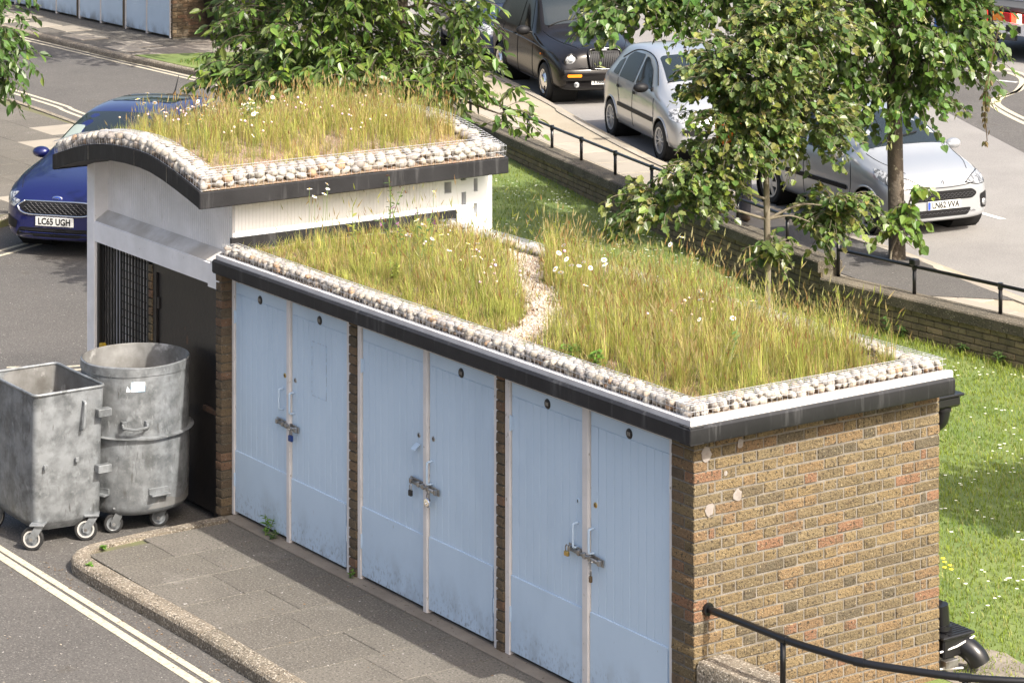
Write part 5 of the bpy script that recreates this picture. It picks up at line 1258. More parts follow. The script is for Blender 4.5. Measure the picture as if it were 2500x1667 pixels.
c.seam('bonnet_lip', 'front', [(-.52,.665),(-.3,.635),(0,.625),(.3,.635),(.52,.665)], BLKTRIM, .005)
c.patch('tax_disc', 'top', [(1.02,.46),(1.02,.56),(1.14,.54),(1.14,.45)], PLATE, off=.010)

# ---- dark saloon behind the cab
hd = R(-19); H = V((math.cos(hd), math.sin(hd), 0))
ST = [(0,.24,.58,.60,.52,.44),(.04,.21,.68,.74,.58,.54),(.14,.19,.78,.82,.66,.62),(.35,.18,.86,.86,.74,.68),(.8,.18,.95,.88,.83,.70),(1.1,.18,1.02,.885,.88,.71),(1.35,.18,1.15,.885,.91,.68),(1.75,.18,1.34,.885,.93,.62),(2.1,.18,1.43,.885,.94,.59),(2.7,.18,1.44,.885,.95,.58),(3.2,.19,1.36,.88,.95,.57),(3.7,.22,1.12,.86,.95,.6),(4.1,.26,1.02,.82,.9,.62),(4.25,.32,.88,.70,.75,.5)]
fc = V((-28.6,18.55,-.1))
c = Car('navy_car', 'dark navy car half hidden behind the black cab', ST, paint('navy_paint', (.02,.026,.05), .3), fc-H*2.1, hd)
c.arches([(.85,.31),(3.4,.31)], .345)
for xw in (.85, 3.4):
    for sd_ in (1,-1): c.wheel(xw, sd_, .76, .305, .205, 7, ALLOY)
c.patch('windscreen', 'top', roundpoly([(1.18,-.64),(1.18,.64),(1.98,.54),(1.98,-.54)], .08), GLASS)
for sd_ in (1,-1):
    c.patch('headlight', 'front', roundpoly([(sd_*.46,.72),(sd_*.74,.74),(sd_*.76,.60),(sd_*.5,.60)], .03), LENS); c.patch('headlight', 'side', roundpoly([(.05,.6),(.06,.72),(.42,.80),(.40,.70)], .04), LENS, side=sd_)
    c.patch('side_window', 'side', roundpoly([(1.5,.96),(1.95,1.28),(2.3,1.33),(2.32,.97)], .05), SGLASS, side=sd_); c.patch('side_window', 'side', roundpoly([(2.4,.97),(2.38,1.33),(2.9,1.27),(3.2,1.02)], .05), SGLASS, side=sd_)
    c.blob('door_mirror', (1.45, sd_*.98, 1.0), (.08,.11,.07), c.paint)
c.patch('radiator_grille', 'front', roundpoly([(-.4,.68),(.4,.68),(.34,.56),(-.34,.56)], .04), BLKTRIM)

# ---- maintenance lorry far right
tr = tag(empty('maintenance_lorry', (-24.3,28.4,-.1)), 'blue and grey maintenance lorry seen from behind at the far corner', 'lorry')
tb = plain('lorry_blue', (.02,.13,.42), .35, coat=.5); tg = plain('lorry_grey', (.055,.058,.062), .6)
x0, x1, y0 = -26.0, -22.9, 26.6
MB().cbox(x0+.1, x1-.1, y0+.1, 33.5, .55, .85, .02).obj('chassis', tg, tr)
MB().cbox(x0+.15, x1-.15, y0+.9, 32.0, .85, 3.2, .04).obj('box_body', plain('lorry_white', (.62,.62,.62), .5), tr)
MB().cbox(x0+.2, x1-.2, 32.1, 34.2, .6, 2.7, .12).obj('cab', tb, tr)
MB().cbox(x0+.35, x1-.35, y0, y0+.9, .86, .95, .01).obj('tail_deck', tg, tr)
MB().cbox(x0+.3, x1-.75, y0-.03, y0+.08, .30, .62, .02).obj('rear_bumper', tg, tr)
bd = MB().cbox(-25.3,-24.35,y0-.06,y0-.031,.62,1.0,.004).obj('marker_board', plain('board_red', (.50,.02,.02), .5), tr)
MB().box(-25.28,-24.37,y0-.0635,y0-.0605,.74,.87).obj('board_band', plain('board_yellow', (.50,.72,.12), .5), bd)
link('board_lettering', text_mesh('MAINTENANCE', .12, INK, .0008, sx=.88, font_bold=.002), bd, mw=Matrix.Translation((-24.82,y0-.0645,.803)) @ Matrix.Rotation(math.pi/2, 4, 'X'))
lb = MB().cbox(-24.2,-23.25,y0-.05,y0+.05,.42,.66,.01).obj('lamp_bracket', plain('lamp_white', (.7,.7,.7), .4), tr)
for (a, d, m_) in ((-24.18,-23.92,AMBER),(-23.90,-23.70,REDL),(-23.68,-23.55,emis('brake_lamp', (1,.05,.02), 3.0)),(-23.53,-23.42,emis('reverse_lamp', (1,.75,.45), 2.0, (.6,.6,.6))),(-23.40,-23.30,REDL)):
    MB().cbox(a, d, y0-.085, y0-.051, .66, .84, .008).obj('tail_lamp', m_, lb)
MB().box(-23.85,-23.45,y0-.054,y0-.0505,.47,.60).obj('plate_holder', INK, lb)
for (xa, xb) in ((x0,x0+.55),(x1-.32,x1+.5)):
    MB().cbox(xa, xb, y0+.05, y0+3.2, .20, .62, .06).obj('side_skirt', tb, tr)
for xx in (x0+.3, x1-.3):
    for yy in (y0+1.2, 32.6):
        mm = Matrix.Translation((xx, yy, .36)) @ Matrix.Rotation(math.pi/2, 4, 'Y'); w_ = MB().lathe([(.24,-.13),(.44,-.12),(.46,0),(.44,.12),(.24,.13)], 24, mm).obj('wheel', MT['rubber'], tr, smooth='auto'); MB().lathe([(0,-.1),(.24,-.12),(.24,.12),(0,.1)], 18, mm).obj('rim', MT['steel'], w_)

# ------------------------------------------------------------------ person on the upper pavement
pr_ = tag(empty('person', (-13.8,11.6,.035)), 'person in an orange top and grey trousers walking behind the leaves', 'person')
def skinned(name, verts, edges, radii, mt, parent, sub=2):
    me = bpy.data.meshes.new(name); me.from_pydata(verts, edges, []); o = bpy.data.objects.new('tmp', me); COL.objects.link(o)
    o.modifiers.new('k', 'SKIN'); md = o.modifiers.new('s', 'SUBSURF'); md.levels = md.render_levels = sub
    for i, r in enumerate(radii): me.skin_vertices[0].data[i].radius = (r, r) if not isinstance(r, tuple) else r
    me.skin_vertices[0].data[0].use_root = True
    dg = bpy.context.evaluated_depsgraph_get(); dg.update(); m2 = bpy.data.meshes.new_from_object(o.evaluated_get(dg)); bpy.data.objects.remove(o)
    m2.polygons.foreach_set('use_smooth', [True]*len(m2.polygons)); m2.materials.clear(); m2.materials.append(mt); return link(name, m2, parent, local=True)
hdg = R(-17)
pr_.rotation_euler = (0,0,hdg); WORLD[pr_.name] = Matrix.Translation((-13.8,11.6,.035)) @ Matrix.Rotation(hdg, 4, 'Z')
SKIN = plain('skin', (.42,.26,.19), .55)
# local frame: x forward
vb = [(0,0,.94),(.0,0,1.12),(0,0,1.30),(0,0,1.43),(0,0,1.50),(.02,0,1.56),(.03,0,1.66),(.02,0,1.74),
      (0,.17,1.40),(-.10,.23,1.14),(.05,.25,.92),(.10,.25,.84),(0,-.17,1.40),(.12,-.23,1.16),(.30,-.24,1.0),(.36,-.24,.94),
      (.0,.09,.90),(.16,.10,.50),(.10,.10,.09),(.0,-.09,.90),(-.08,-.10,.50),(-.34,-.10,.20)]
eb_ = [(0,1),(1,2),(2,3),(3,4),(4,5),(5,6),(6,7),(3,8),(8,9),(9,10),(10,11),(3,12),(12,13),(13,14),(14,15),(0,16),(16,17),(17,18),(0,19),(19,20),(20,21)]
rb_ = [.135,.13,.145,.10,.058,.07,.095,.06,.065,.048,.036,.04,.065,.048,.036,.04,.088,.062,.05,.088,.062,.05]
pb = skinned('body', vb, eb_, rb_, SKIN, pr_)
JE = mat('grey_denim', (.085,.085,.10), .85, col2=(.055,.055,.068), scale=14, bump=.4, bscale=18)
tv = [(0,0,.98),(0,0,.90),(.02,.095,.86),(.10,.10,.66),(.165,.10,.48),(.13,.10,.28),(.10,.10,.13),(.10,.10,.075),(-.01,-.095,.86),(-.05,-.10,.66),(-.09,-.10,.48),(-.22,-.10,.33),(-.33,-.10,.24),(-.36,-.10,.20)]
skinned('trousers', tv, [(0,1),(1,2),(2,3),(3,4),(4,5),(5,6),(6,7),(1,8),(8,9),(9,10),(10,11),(11,12),(12,13)], [(.165,.14),(.15,.14),.108,.098,.085,.086,.098,.094,.108,.098,.085,.086,.096,.09], JE, pr_)
OR = mat('orange_top', (.80,.17,.015), .75, col2=(.6,.11,.01), scale=9)
skinned('orange_jacket', [(0,0,.93),(0,0,1.15),(0,0,1.34),(0,0,1.45),(0,.18,1.40),(-.06,.23,1.22),(-.10,.245,1.13),(.03,.26,.95),(0,-.18,1.40),(.08,-.23,1.25),(.13,-.245,1.15),(.28,-.25,1.02)], [(0,1),(1,2),(2,3),(2,4),(4,5),(5,6),(6,7),(2,8),(8,9),(9,10),(10,11)], [.175,.165,.175,.085,.088,.075,.07,.058,.088,.075,.07,.058], OR, pr_)
BT = plain('brown_boot', (.12,.075,.04), .6)
for (x, y, z, rx_) in ((.13,.10,.05,0),(-.33,-.10,.13,.9)):
    bm = bmesh.new(); bmesh.ops.create_uvsphere(bm, u_segments=14, v_segments=10, radius=1)
    bmesh.ops.transform(bm, matrix=Matrix.Translation((x,y,z)) @ Matrix.Rotation(rx_, 4, 'Y') @ Matrix.Diagonal((.145,.052,.055,1)), verts=bm.verts)
    for v in bm.verts:
        if rx_ == 0: v.co.z = max(.0, v.co.z)
    me = bpy.data.meshes.new('boot'); bm.to_mesh(me); bm.free(); me.polygons.foreach_set('use_smooth', [True]*len(me.polygons)); me.materials.append(BT); link('boot', me, pr_, local=True)
bm = bmesh.new(); bmesh.ops.create_uvsphere(bm, u_segments=16, v_segments=12, radius=1); bmesh.ops.transform(bm, matrix=Matrix.Translation((.015,0,1.70)) @ Matrix.Diagonal((.105,.095,.085,1)), verts=bm.verts)
me = bpy.data.meshes.new('hair'); bm.to_mesh(me); bm.free(); me.polygons.foreach_set('use_smooth', [True]*len(me.polygons)); me.materials.append(plain('brown_hair', (.05,.03,.02), .7)); link('hair', me, pr_, local=True)
for s_ in (1,-1):
    for k in range(5):
        bx, bz = ((.10,.84) if s_ > 0 else (.37,.93)); y = s_*.25
        MB().tube([(bx-.02+k*.012, y, bz-.01), (bx-.01+k*.014, y+.004, bz-.05-.008*(k in (1,2,3))), (bx+k*.013, y-.006*s_, bz-.085-.01*(k in (1,2,3)))], .008, 6, rs=[.010,.009,.007]).obj('finger', SKIN, pr_, smooth=True, local=True)
# ------------------------------------------------------------------ trees
CAM = V(cam.location); YAW = .9678; FX = 6620.04
CR = V((math.cos(YAW), math.sin(YAW), 0)); CF = V((-math.sin(YAW), math.cos(YAW), 0))
def at(u, v, Z): return CAM+CF*Z+CR*((u-1250)/FX*Z)-V((0,0,1))*((v+721.93)/FX*Z)
def at_z(u, v, z):
    d = CF+CR*((u-1250)/FX)-V((0,0,1))*((v+721.93)/FX); return CAM+d*((z-CAM.z)/d.z)
def leaf_shape(kind):
    if kind == 'heart': o = [(0,0),(.42,.12),(.52,.42),(.30,.78),(0,1.08),(-.30,.78),(-.52,.42),(-.42,.12)]
    elif kind == 'lobed': o = [(0,0),(.30,.02),(.52,.30),(.34,.42),(.40,.72),(0,1.05),(-.40,.72),(-.34,.42),(-.52,.30),(-.30,.02)]
    else: o = [(0,0),(.20,.22),(.255,.50),(.17,.80),(0,1.08),(-.17,.80),(-.255,.50),(-.20,.22)]
    return o
def add_leaf(q, p, d, nrm, size, shape, col, fold=.25):
    """leaf: two halves folded on the midrib; d points to the tip"""
    side = d.cross(nrm)
    if side.length < 1e-4: side = d.cross(V((1,0,0)))
    side.normalize(); up = side.cross(d).normalized(); b0 = len(q.v)
    for (a, t) in shape:
        droop = -.18*t*t
        q.v.append(tuple(p+(side*a+d*t+up*(abs(a)*fold+droop))*size)); q.c.append(col)
    n = len(shape); h = n//2
    q.f.append(tuple(b0+i for i in range(0, h+1))); q.f.append(tuple(b0+i for i in [h]+list(range(h+1, n))+[0]))
def tree(name, label, base, top, r0, blobs, kind, size, cols, dens, bark, droop, seed, twig=.32, ups=None, group='trees', lean=None, inner=.35, catkin=0):
    rr = random.Random(seed); root = tag(empty(name, base), label, 'tree', group)
    B = V(base); T = V(top); mid = B.lerp(T, .5)+V((rr.uniform(-.06,.06), rr.uniform(-.06,.06), 0))
    path = smooth_path([B-V((0,0,.1)), B+V((0,0,.15)), mid, T], 8); n = len(path)
    q = MB(); q.tube(path, r0, 12, rs=[r0*(1.3 if i < 2 else 1.0)*(1-.5*(i/n)**1.3)+.004 for i in range(n)]); q.obj('trunk', bark, root, smooth=True)
    br = MB(); fo = MB(); sh = leaf_shape(kind)
    for (c, rx_, rz_) in blobs:
        k = max(range(n), key=lambda i: -(path[i]-c).length-(2.0 if path[i].z > c.z+.2 else 0)-(1.5 if path[i].z < B.z+1.0 else 0))
        s = path[k]; m1 = s.lerp(c, .5)+V((0,0,.12*(c-s).length))
        limb = smooth_path([s, m1, c], 6); rl = max(.009, min(r0*.45, .010+.012*(c-s).length)); br.tube(limb, rl, 6, rs=[rl*(1-.7*i/len(limb)) for i in range(len(limb))])
        area = 4*math.pi*((rx_*rx_)**1.6/3+2*(rx_*rz_)**1.6/3)**(1/1.6)
        nt = int(area*dens)
        for _ in range(nt):
            v = V((rr.gauss(0,1), rr.gauss(0,1), rr.gauss(0,1))).normalized()
            f = (inner+(1-inner)*rr.random()**.5)*rr.uniform(.82,1.12)
            p = c+V((v.x*rx_, v.y*rx_, v.z*rz_))*f
            if noise.noise(p*1.9+V((seed,0,0))) < -.22: continue
            out = V((v.x, v.y, v.z*.4+.15)).normalized(); L = twig*rr.uniform(.6,1.3)
            tp = [p-out*L*.6, p, p+out*L*.5+V((0,0,-droop*L*.35)), p+out*L*.8+V((0,0,-droop*L*.9))]
            tw = smooth_path(tp, 3); br.tube(tw, .004, 3, cap=False)
            tint = .78+.5*rr.random()
            nl = rr.randint(6, 11)
            for i in range(nl):
                t = (i+.5)/nl*(len(tw)-1.01); a = tw[int(t)].lerp(tw[min(int(t)+1, len(tw)-1)], t-int(t))
                sd = V((rr.gauss(0,1), rr.gauss(0,1), rr.gauss(0,.5))).normalized()
                d = (out*.45+sd*.75+V((0,0,-droop))).normalized(); nm = (V((rr.gauss(0,.5), rr.gauss(0,.5), 1))+TO_SUN*.5).normalized()
                cc = cols[rr.randrange(len(cols))]; young = (i == nl-1 and rr.random() < .35)
                col = tuple(x*tint*rr.uniform(.85,1.15) for x in cc) if not young else (.14*tint,.19*tint,.03)
                add_leaf(fo, a+sd*.012, d, nm, size*rr.choice((.5,.7,.85,1.0,1.1,1.2))*rr.uniform(.9,1.1)*(.75 if young else 1), sh, col)
            if catkin and rr.random() < catkin:
                for _k in range(rr.randint(2,4)):
                    a = tw[-1]+V((rr.uniform(-.05,.05), rr.uniform(-.05,.05), rr.uniform(-.04,.02))); d = V((rr.gauss(0,.5), rr.gauss(0,.5), -1+rr.random()*1.2)).normalized()
                    add_leaf(fo, a, d, V((rr.gauss(0,1), rr.gauss(0,1), .5)), size*.95, [(0,0),(.09,.2),(.10,.7),(0,1),(-.10,.7),(-.09,.2)], (.30,.31,.13))
    br.obj('branches', bark, root, smooth=True, recalc=False)
    o = fo.obj('foliage', MT['leaf'], root, recalc=False); tag(o, kind='stuff')
    return root
G1 = [(0.0651, 0.1232, 0.0234), (0.0775, 0.1421, 0.026), (0.0853, 0.145, 0.0325), (0.0558, 0.1044, 0.0234), (0.1162, 0.1812, 0.0364)]
G2 = [(0.0653, 0.108, 0.024), (0.0798, 0.1242, 0.03), (0.0551, 0.0918, 0.024), (0.1377, 0.1755, 0.0396), (0.087, 0.1283, 0.0384), (0.1812, 0.1958, 0.054)]
G3 = [(0.065, 0.1127, 0.0216), (0.0813, 0.1326, 0.0264), (0.0975, 0.1591, 0.03), (0.052, 0.0902, 0.0204), (0.13, 0.1856, 0.036)]
tree('lime_tree', 'broad lime tree with a stout dark trunk on the upper pavement', (-10.70,11.62,.0), tuple(at(2180,-420,33.2)), .115,
     [(at(2080,10,33.2),1.25,.72),(at(1760,-30,32.8),1.05,.50),(at(2290,60,33.0),.72,.62),(at(1560,15,32.6),.60,.30),(at(1470,60,32.4),.25,.18),(at(2060,215,32.9),.55,.40),(at(2230,230,32.9),.45,.30),(at(2350,160,32.8),.35,.25),(at(1980,-260,33.3),1.7,.8),(at(2300,-200,33.3),1.1,.7)],
     'heart', .095, G1, 32, MT['bark'], .75, 3, .34, catkin=.28)
lime = [o for o in COL.objects if o.name == 'lime_tree'][0]
q = MB(); tw = smooth_path([at(2440,60,32.6), at(2415,180,32.5), at(2405,260,32.5), at(2410,345,32.5)], 6); q.tube(tw, .006, 5); q.c = [(.10,.07,.04)]*len(q.v); rr_ = random.Random(8)
for k in range(46):
    a = tw[rr_.randrange(6, len(tw))]; add_leaf(q, a+V((rr_.gauss(0,.02), rr_.gauss(0,.02), 0)), V((rr_.gauss(0,.3), rr_.gauss(0,.3), -1)).normalized(), V((rr_.gauss(0,1), rr_.gauss(0,1), .2)), .07, leaf_shape('long'), ((.13,.11,.045),(.10,.10,.04),(.20,.15,.07))[k % 3], .6)
q.obj('withered_twig', MT['leaf'], lime, recalc=False)
tree('sapling_lime', 'leafy shoots growing from the base of the lime trunk', (-10.62,11.45,.0), tuple(at(2225,480,32.6)), .012,
     [(at(2225,530,32.7),.14,.22),(at(2245,470,32.7),.10,.14),(at(2235,610,32.7),.10,.12),(at(2175,560,32.6),.14,.18)], 'heart', .105, [(.085,.15,.025),(.10,.17,.027),(.125,.18,.03)], 36, MT['barkpale'], .8, 14, .22, inner=.1)
tree('slender_tree', 'slender young tree with small toothed leaves growing from the lawn', (-9.35,8.45,-.22), tuple(at(1852,60,30.1)), .042,
     [(at(1850,160,30.0),.74,.50),(at(1795,300,29.9),.60,.42),(at(1715,420,29.7),.58,.28),(at(1630,490,29.6),.52,.24),(at(1575,545,29.6),.28,.10),(at(1965,300,30.1),.55,.42),(at(2035,505,30.2),.36,.30),(at(1985,545,30.1),.22,.16),(at(1950,60,30.1),.65,.40),(at(1880,610,29.9),.20,.10),(at(1735,215,29.8),.30,.24)],
     'lobed', .082, G2, 66, MT['barkpale'], .55, 5, .27, catkin=.12)
tree('cherry_tree', 'dark leafy cherry tree with long drooping leaves behind the wavy roof', (-12.4,5.6,.0), tuple(at(985,-300,31.0)), .09,
     [(at(800,50,31.0),1.28,0.64),(at(620,150,30.7),0.54,0.36),(at(970,150,30.6),0.66,0.39),(at(1110,160,30.4),0.43,0.36),(at(1225,280,30.2),0.21,0.32),(at(1110,30,30.6),0.39,0.24),(at(900,-140,31.0),1.28,0.75),(at(720,195,30.2),0.80,0.28),(at(560,225,30.3),0.21,0.14),(at(900,180,30.0),0.66,0.24),(at(1050,215,30.0),0.45,0.21)],
     'long', .12, G3, 38, MT['bark'], .55, 9, .36)
tree('street_tree', 'tree at the left edge with bright leaves over the drive', (-24.4,4.3,.0), tuple(at(-330,-150,40.0)), .10,
     [(at(-60,140,38.8),.72,.42),(at(5,90,38.4),.3,.18),(at(10,190,38.4),.28,.2),(at(-250,0,40.0),1.8,1.2),(at(-300,-250,40),2.4,1.3)], 'long', .15, [(.06,.12,.025),(.075,.14,.027),(.055,.105,.025)], 17, MT['bark'], .6, 21, .4)
# a tree out of the picture on the right whose shade lies on the lawn
tree('lawn_tree', 'tree beyond the right edge of the lawn that shades it', (1.0,6.6,.0), (1.0,6.6,4.4), .10, [(V((.5,6.45,3.6)),1.0,.5),(V((-.1,5.9,3.2)),.55,.35),(V((1.0,7.5,3.9)),.9,.6)], 'heart', .12, G1, 20, MT['bark'], .6, 33, .4)
tree('verge_tree', 'tree on the far grass verge whose brown trunk shows at the top edge', (-30.4,14.3,.0), (-30.3,14.3,5.6), .085, [(V((-30.6,13.8,4.9)),2.0,.9),(V((-32,12.8,4.4)),1.2,.6),(V((-29,13.6,5.0)),1.2,.7)], 'long', .17, G3, 9, MT['bark'], .55, 51, .5)
# ------------------------------------------------------------------ meadow grass on the roofs, lawn grass, flowers
def blade(q, p, d, h, w, col, tip, seg=3):
    """ribbon blade bending towards d"""
    side = V((-d.y, d.x, 0)); side = side.normalized()*w if side.length > 1e-6 else V((w,0,0)); b0 = len(q.v)
    lean = d.length
    for i in range(seg):
        t = i/seg; c = p+V((d.x*t*t*h, d.y*t*t*h, h*t*(1-.25*lean*t))); ww = side*(1-.55*t)
        k = tuple(lerp(col[j], tip[j], t) for j in range(3))
        q.v += [tuple(c-ww), tuple(c+ww)]; q.c += [k, k]
    c = p+V((d.x*h, d.y*h, h*(1-.25*lean))); q.v.append(tuple(c)); q.c.append(tip)
    for i in range(seg-1): q.f.append((b0+2*i, b0+2*i+1, b0+2*i+3, b0+2*i+2))
    q.f.append((b0+2*seg-2, b0+2*seg-1, b0+2*seg)); return c
def spike(q, p, d, L, w, col):
    """seed head: slim spindle crossed in two planes"""
    d = d.normalized(); s1 = d.cross(V((0,0,1)))
    s1 = s1.normalized() if s1.length > 1e-3 else V((1,0,0)); s2 = d.cross(s1)
    for s in (s1, s2):
        b0 = len(q.v); q.v += [tuple(p), tuple(p+d*L*.35+s*w), tuple(p+d*L), tuple(p+d*L*.35-s*w)]; q.c += [col]*4; q.f.append((b0, b0+1, b0+2, b0+3))
GREEN = [(.10,.17,.030),(.13,.20,.035),(.085,.145,.03),(.16,.23,.04)]
YELL = [(.235,.265,.052),(.28,.295,.065),(.21,.25,.05),(.31,.315,.08)]
STRAW = [(.33,.27,.12),(.38,.31,.15),(.29,.22,.09),(.26,.16,.06)]
def tuft(q, x, y, z, h, n, spread, mix_, rr, w=.0016, heads=.14):
    h *= rr.choice((.45,.65,.85,1.0,1.15,1.35)); bias = rr.uniform(-.25,.25)-.30*noise.noise(V((x*1.6, y*1.6, 21))); wa = rr.uniform(0,6.283); wl = rr.uniform(0,.35); kt = rr.uniform(.8,1.25)
    for _ in range(n):
        a = rr.uniform(0, 6.283); r = spread*rr.random()**.6*.35
        p = V((x+r*math.cos(a), y+r*math.sin(a), z)); b_ = min(1, max(0, rr.random()+bias))
        hh = h*rr.uniform(.45,1.12); ln = rr.uniform(.08,.55)*min(1, spread*7); a2 = a+rr.gauss(0,.6)
        d = V((math.cos(a2)*ln+math.cos(wa)*wl, math.sin(a2)*ln+math.sin(wa)*wl, 0))
        pal = GREEN if b_ < mix_[0] else YELL if b_ < mix_[0]+mix_[1] else STRAW
        c = pal[rr.randrange(4)]; tp = YELL[rr.randrange(4)] if b_ < .7 else STRAW[rr.randrange(4)]
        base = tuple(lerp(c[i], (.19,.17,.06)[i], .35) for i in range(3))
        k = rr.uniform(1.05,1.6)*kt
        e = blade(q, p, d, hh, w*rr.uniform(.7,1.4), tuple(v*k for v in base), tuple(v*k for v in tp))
        if rr.random() < heads and hh > .16:
            spike(q, e-V((0,0,.03)), V((d.x*.8, d.y*.8, 1)), rr.uniform(.04,.085), rr.uniform(.003,.007), STRAW[rr.randrange(4)] if rr.random() < .7 else (.26,.25,.11))
PATH = [(-2.30,.08),(-2.42,.40),(-2.75,.78),(-3.3,1.15),(-3.85,1.36),(-4.4,1.75),(-4.9,2.05)]
def dpath(x, y):
    best = 9
    for (a, b_), (c, d) in zip(PATH, PATH[1:]):
        t = max(0, min(1, ((x-a)*(c-a)+(y-b_)*(d-b_))/((c-a)**2+(d-b_)**2))); best = min(best, math.hypot(x-a-t*(c-a), y-b_-t*(d-b_)))
    return best
rg = random.Random(11)
q = MB()
for _ in range(3000):
    x, y = rg.uniform(-6.2,-.10), rg.uniform(.06,1.97); dp_ = dpath(x, y)
    if dp_ < .15+.06*noise.noise(V((x*5,y*5,0))): continue
    nn = noise.noise(V((x*1.1+4, y*1.1, 0)))*.5+.5; right = x > -2.9 and dp_ > 0
    right = (x > interp([(.08,-2.3),(.78,-2.75),(1.15,-3.3),(1.75,-4.4),(2.05,-4.9)], y) if False else x > interp([(.0,-2.25),(.4,-2.42),(.78,-2.75),(1.15,-3.3),(1.36,-3.85),(1.75,-4.4),(2.05,-4.9)], y))
    edge = min(1, (y-.0)/.5)*min(1, (-x+.05)/.35)
    if right:
        if rg.random() > (.2+.8*edge)*(.12+1.0*nn): continue
        h = lerp(.10,.34,edge)*lerp(.65,1.2,nn)*(1.12 if y > 1.2 else 1); n = 15; mx = (.28,.40)
    else:
        if rg.random() > .30+.55*edge*(.4+nn): continue
        h = lerp(.07,.28,edge)*lerp(.6,1.3,nn)*interp([(-6.1,.45),(-5.0,.7),(-3.6,1.0)], x); n = 13; mx = (.34,.36)
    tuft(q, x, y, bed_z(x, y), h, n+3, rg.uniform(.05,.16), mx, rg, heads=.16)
for _ in range(2600):                                  # matted bent stalks and low leaves between the tufts
    x, y = rg.uniform(-6.15,-.08), rg.uniform(.05,1.97)
    if dpath(x, y) < .13: continue
    for _k in range(7):
        a = rg.uniform(0,6.283); ln = rg.uniform(.5,1.3); c = (STRAW+STRAW+GREEN+YELL)[rg.randrange(16)]; kk = rg.uniform(.7,1.2); c = tuple(v*kk for v in c)
        blade(q, V((x+rg.gauss(0,.03), y+rg.gauss(0,.03), bed_z(x,y))), V((math.cos(a)*ln, math.sin(a)*ln, 0)), rg.uniform(.05,.13), .0022, c, c, 2)
# the big straw coloured tussock near the front corner, and the thin ragged fringe
for (x, y, h, n) in ((-.62,.36,.40,260),(-.95,.30,.30,120),(-.48,.62,.34,120),(-.55,1.35,.32,120),(-.40,1.75,.30,120),(-.95,1.2,.36,120),(-1.9,1.6,.42,150),(-2.6,1.85,.45,150),(-3.4,1.9,.45,120)):
    tuft(q, x, y, bed_z(x,y), h, n, .22, (.10,.35), rg, heads=.25)
for _ in range(2000):                                  # fine tall flowering stems
    x, y = rg.uniform(-6.1,-.2), rg.uniform(.30,1.98)
    if x < -4.2 and rg.random() < .72: continue
    if dpath(x, y) < .1: continue
    d = V((rg.gauss(0,.28), rg.gauss(0,.28), 0)); hh = rg.uniform(.24,.58); c = (STRAW+YELL+[(.42,.38,.20),(.36,.36,.16)])[rg.randrange(10)]
    e = blade(q, V((x,y,bed_z(x,y))), d, hh, .0013, (.14,.15,.045), c); spike(q, e-V((0,0,.05)), V((d.x*1.5, d.y*1.5, 1)), rg.uniform(.04,.11), rg.uniform(.0025,.006), c)
tag(q.obj('meadow_grass', MT['grass'], recalc=False), 'tall yellow green meadow grass filling the roof of the brick shed', 'grass', kind='stuff')
q = MB()
for _ in range(2700):
    x, y = rg.uniform(RXA+.2, RXB-.22), rg.uniform(RYA+.22, RYB-.18); nn = noise.noise(V((x*1.7+40, y*1.7, 0)))*.5+.5
    edge = min(1, (RXB-.05-x)/.6)*min(1, (y-RYA-.05)/.55)
    if rg.random() > .15+.85*edge*(.1+.9*nn): continue
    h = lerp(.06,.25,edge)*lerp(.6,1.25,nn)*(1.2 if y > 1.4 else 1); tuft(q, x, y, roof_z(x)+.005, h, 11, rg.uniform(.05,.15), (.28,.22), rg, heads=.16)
for _ in range(330):
    x, y = rg.uniform(RXA+.15, RXB-.5), rg.uniform(.2, RYB-.1); d = V((rg.gauss(0,.18), rg.gauss(0,.18), 0)); hh = rg.uniform(.26,.48); c = STRAW[rg.randrange(4)]
    e = blade(q, V((x,y,roof_z(x))), d, hh, .0017, (.14,.14,.045), c); spike(q, e-V((0,0,.04)), V((d.x*1.5, d.y*1.5, 1)), rg.uniform(.05,.10), rg.uniform(.004,.008), c)
tag(q.obj('wavy_roof_grass', MT['grass'], recalc=False), 'sparse dry grass tufts on the wavy roof of the bin store', 'grass', kind='stuff')
# gravel strip winding through the meadow
q = MB(); rs_ = random.Random(4)
for _ in range(4200):
    i = rs_.randrange(len(PATH)-1); t = rs_.random(); x, y = lerp(PATH[i][0], PATH[i+1][0], t)+rs_.gauss(0,.11), lerp(PATH[i][1], PATH[i+1][1], t)+rs_.gauss(0,.09)
    if not (.04 < y < 2.1): continue
    r = rs_.uniform(.008,.019); m_ = Matrix.Translation((x, y, bed_z(x, y)+r*.5)) @ Euler((rs_.uniform(0,3), rs_.uniform(0,3), rs_.uniform(0,3))).to_matrix().to_4x4() @ Matrix.Diagonal((r, r*rs_.uniform(.6,.95), r*rs_.uniform(.5,.8), 1))
    k = rs_.uniform(.75,1.1); cc = ((.46,.38,.30),(.43,.35,.27),(.50,.43,.36),(.41,.32,.26),(.46,.42,.38))[rs_.randrange(5)]; cc = tuple(v*k for v in cc)
    vs_ = [m_ @ V(v) for v in ((1,0,0),(-1,0,0),(0,1,0),(0,-1,0),(0,0,1),(0,0,-1),(.62,.62,.45),(-.62,.62,.45),(-.62,-.62,.45),(.62,-.62,.45))]
    b0 = q.add(vs_, [(0,6,9),(6,4,9),(9,4,8),(8,4,7),(7,4,6),(6,2,7),(7,1,8),(8,3,9),(0,2,6),(2,1,7),(1,3,8),(3,0,9),(0,5,2),(2,5,1),(1,5,3),(3,5,0)]); q.c += [cc]*10
gm = leafmat('gravel', 0.0, .85, .3)
tag(q.obj('gravel_strip', gm), 'winding strip of pale pink gravel through the meadow roof', 'gravel', kind='stuff')
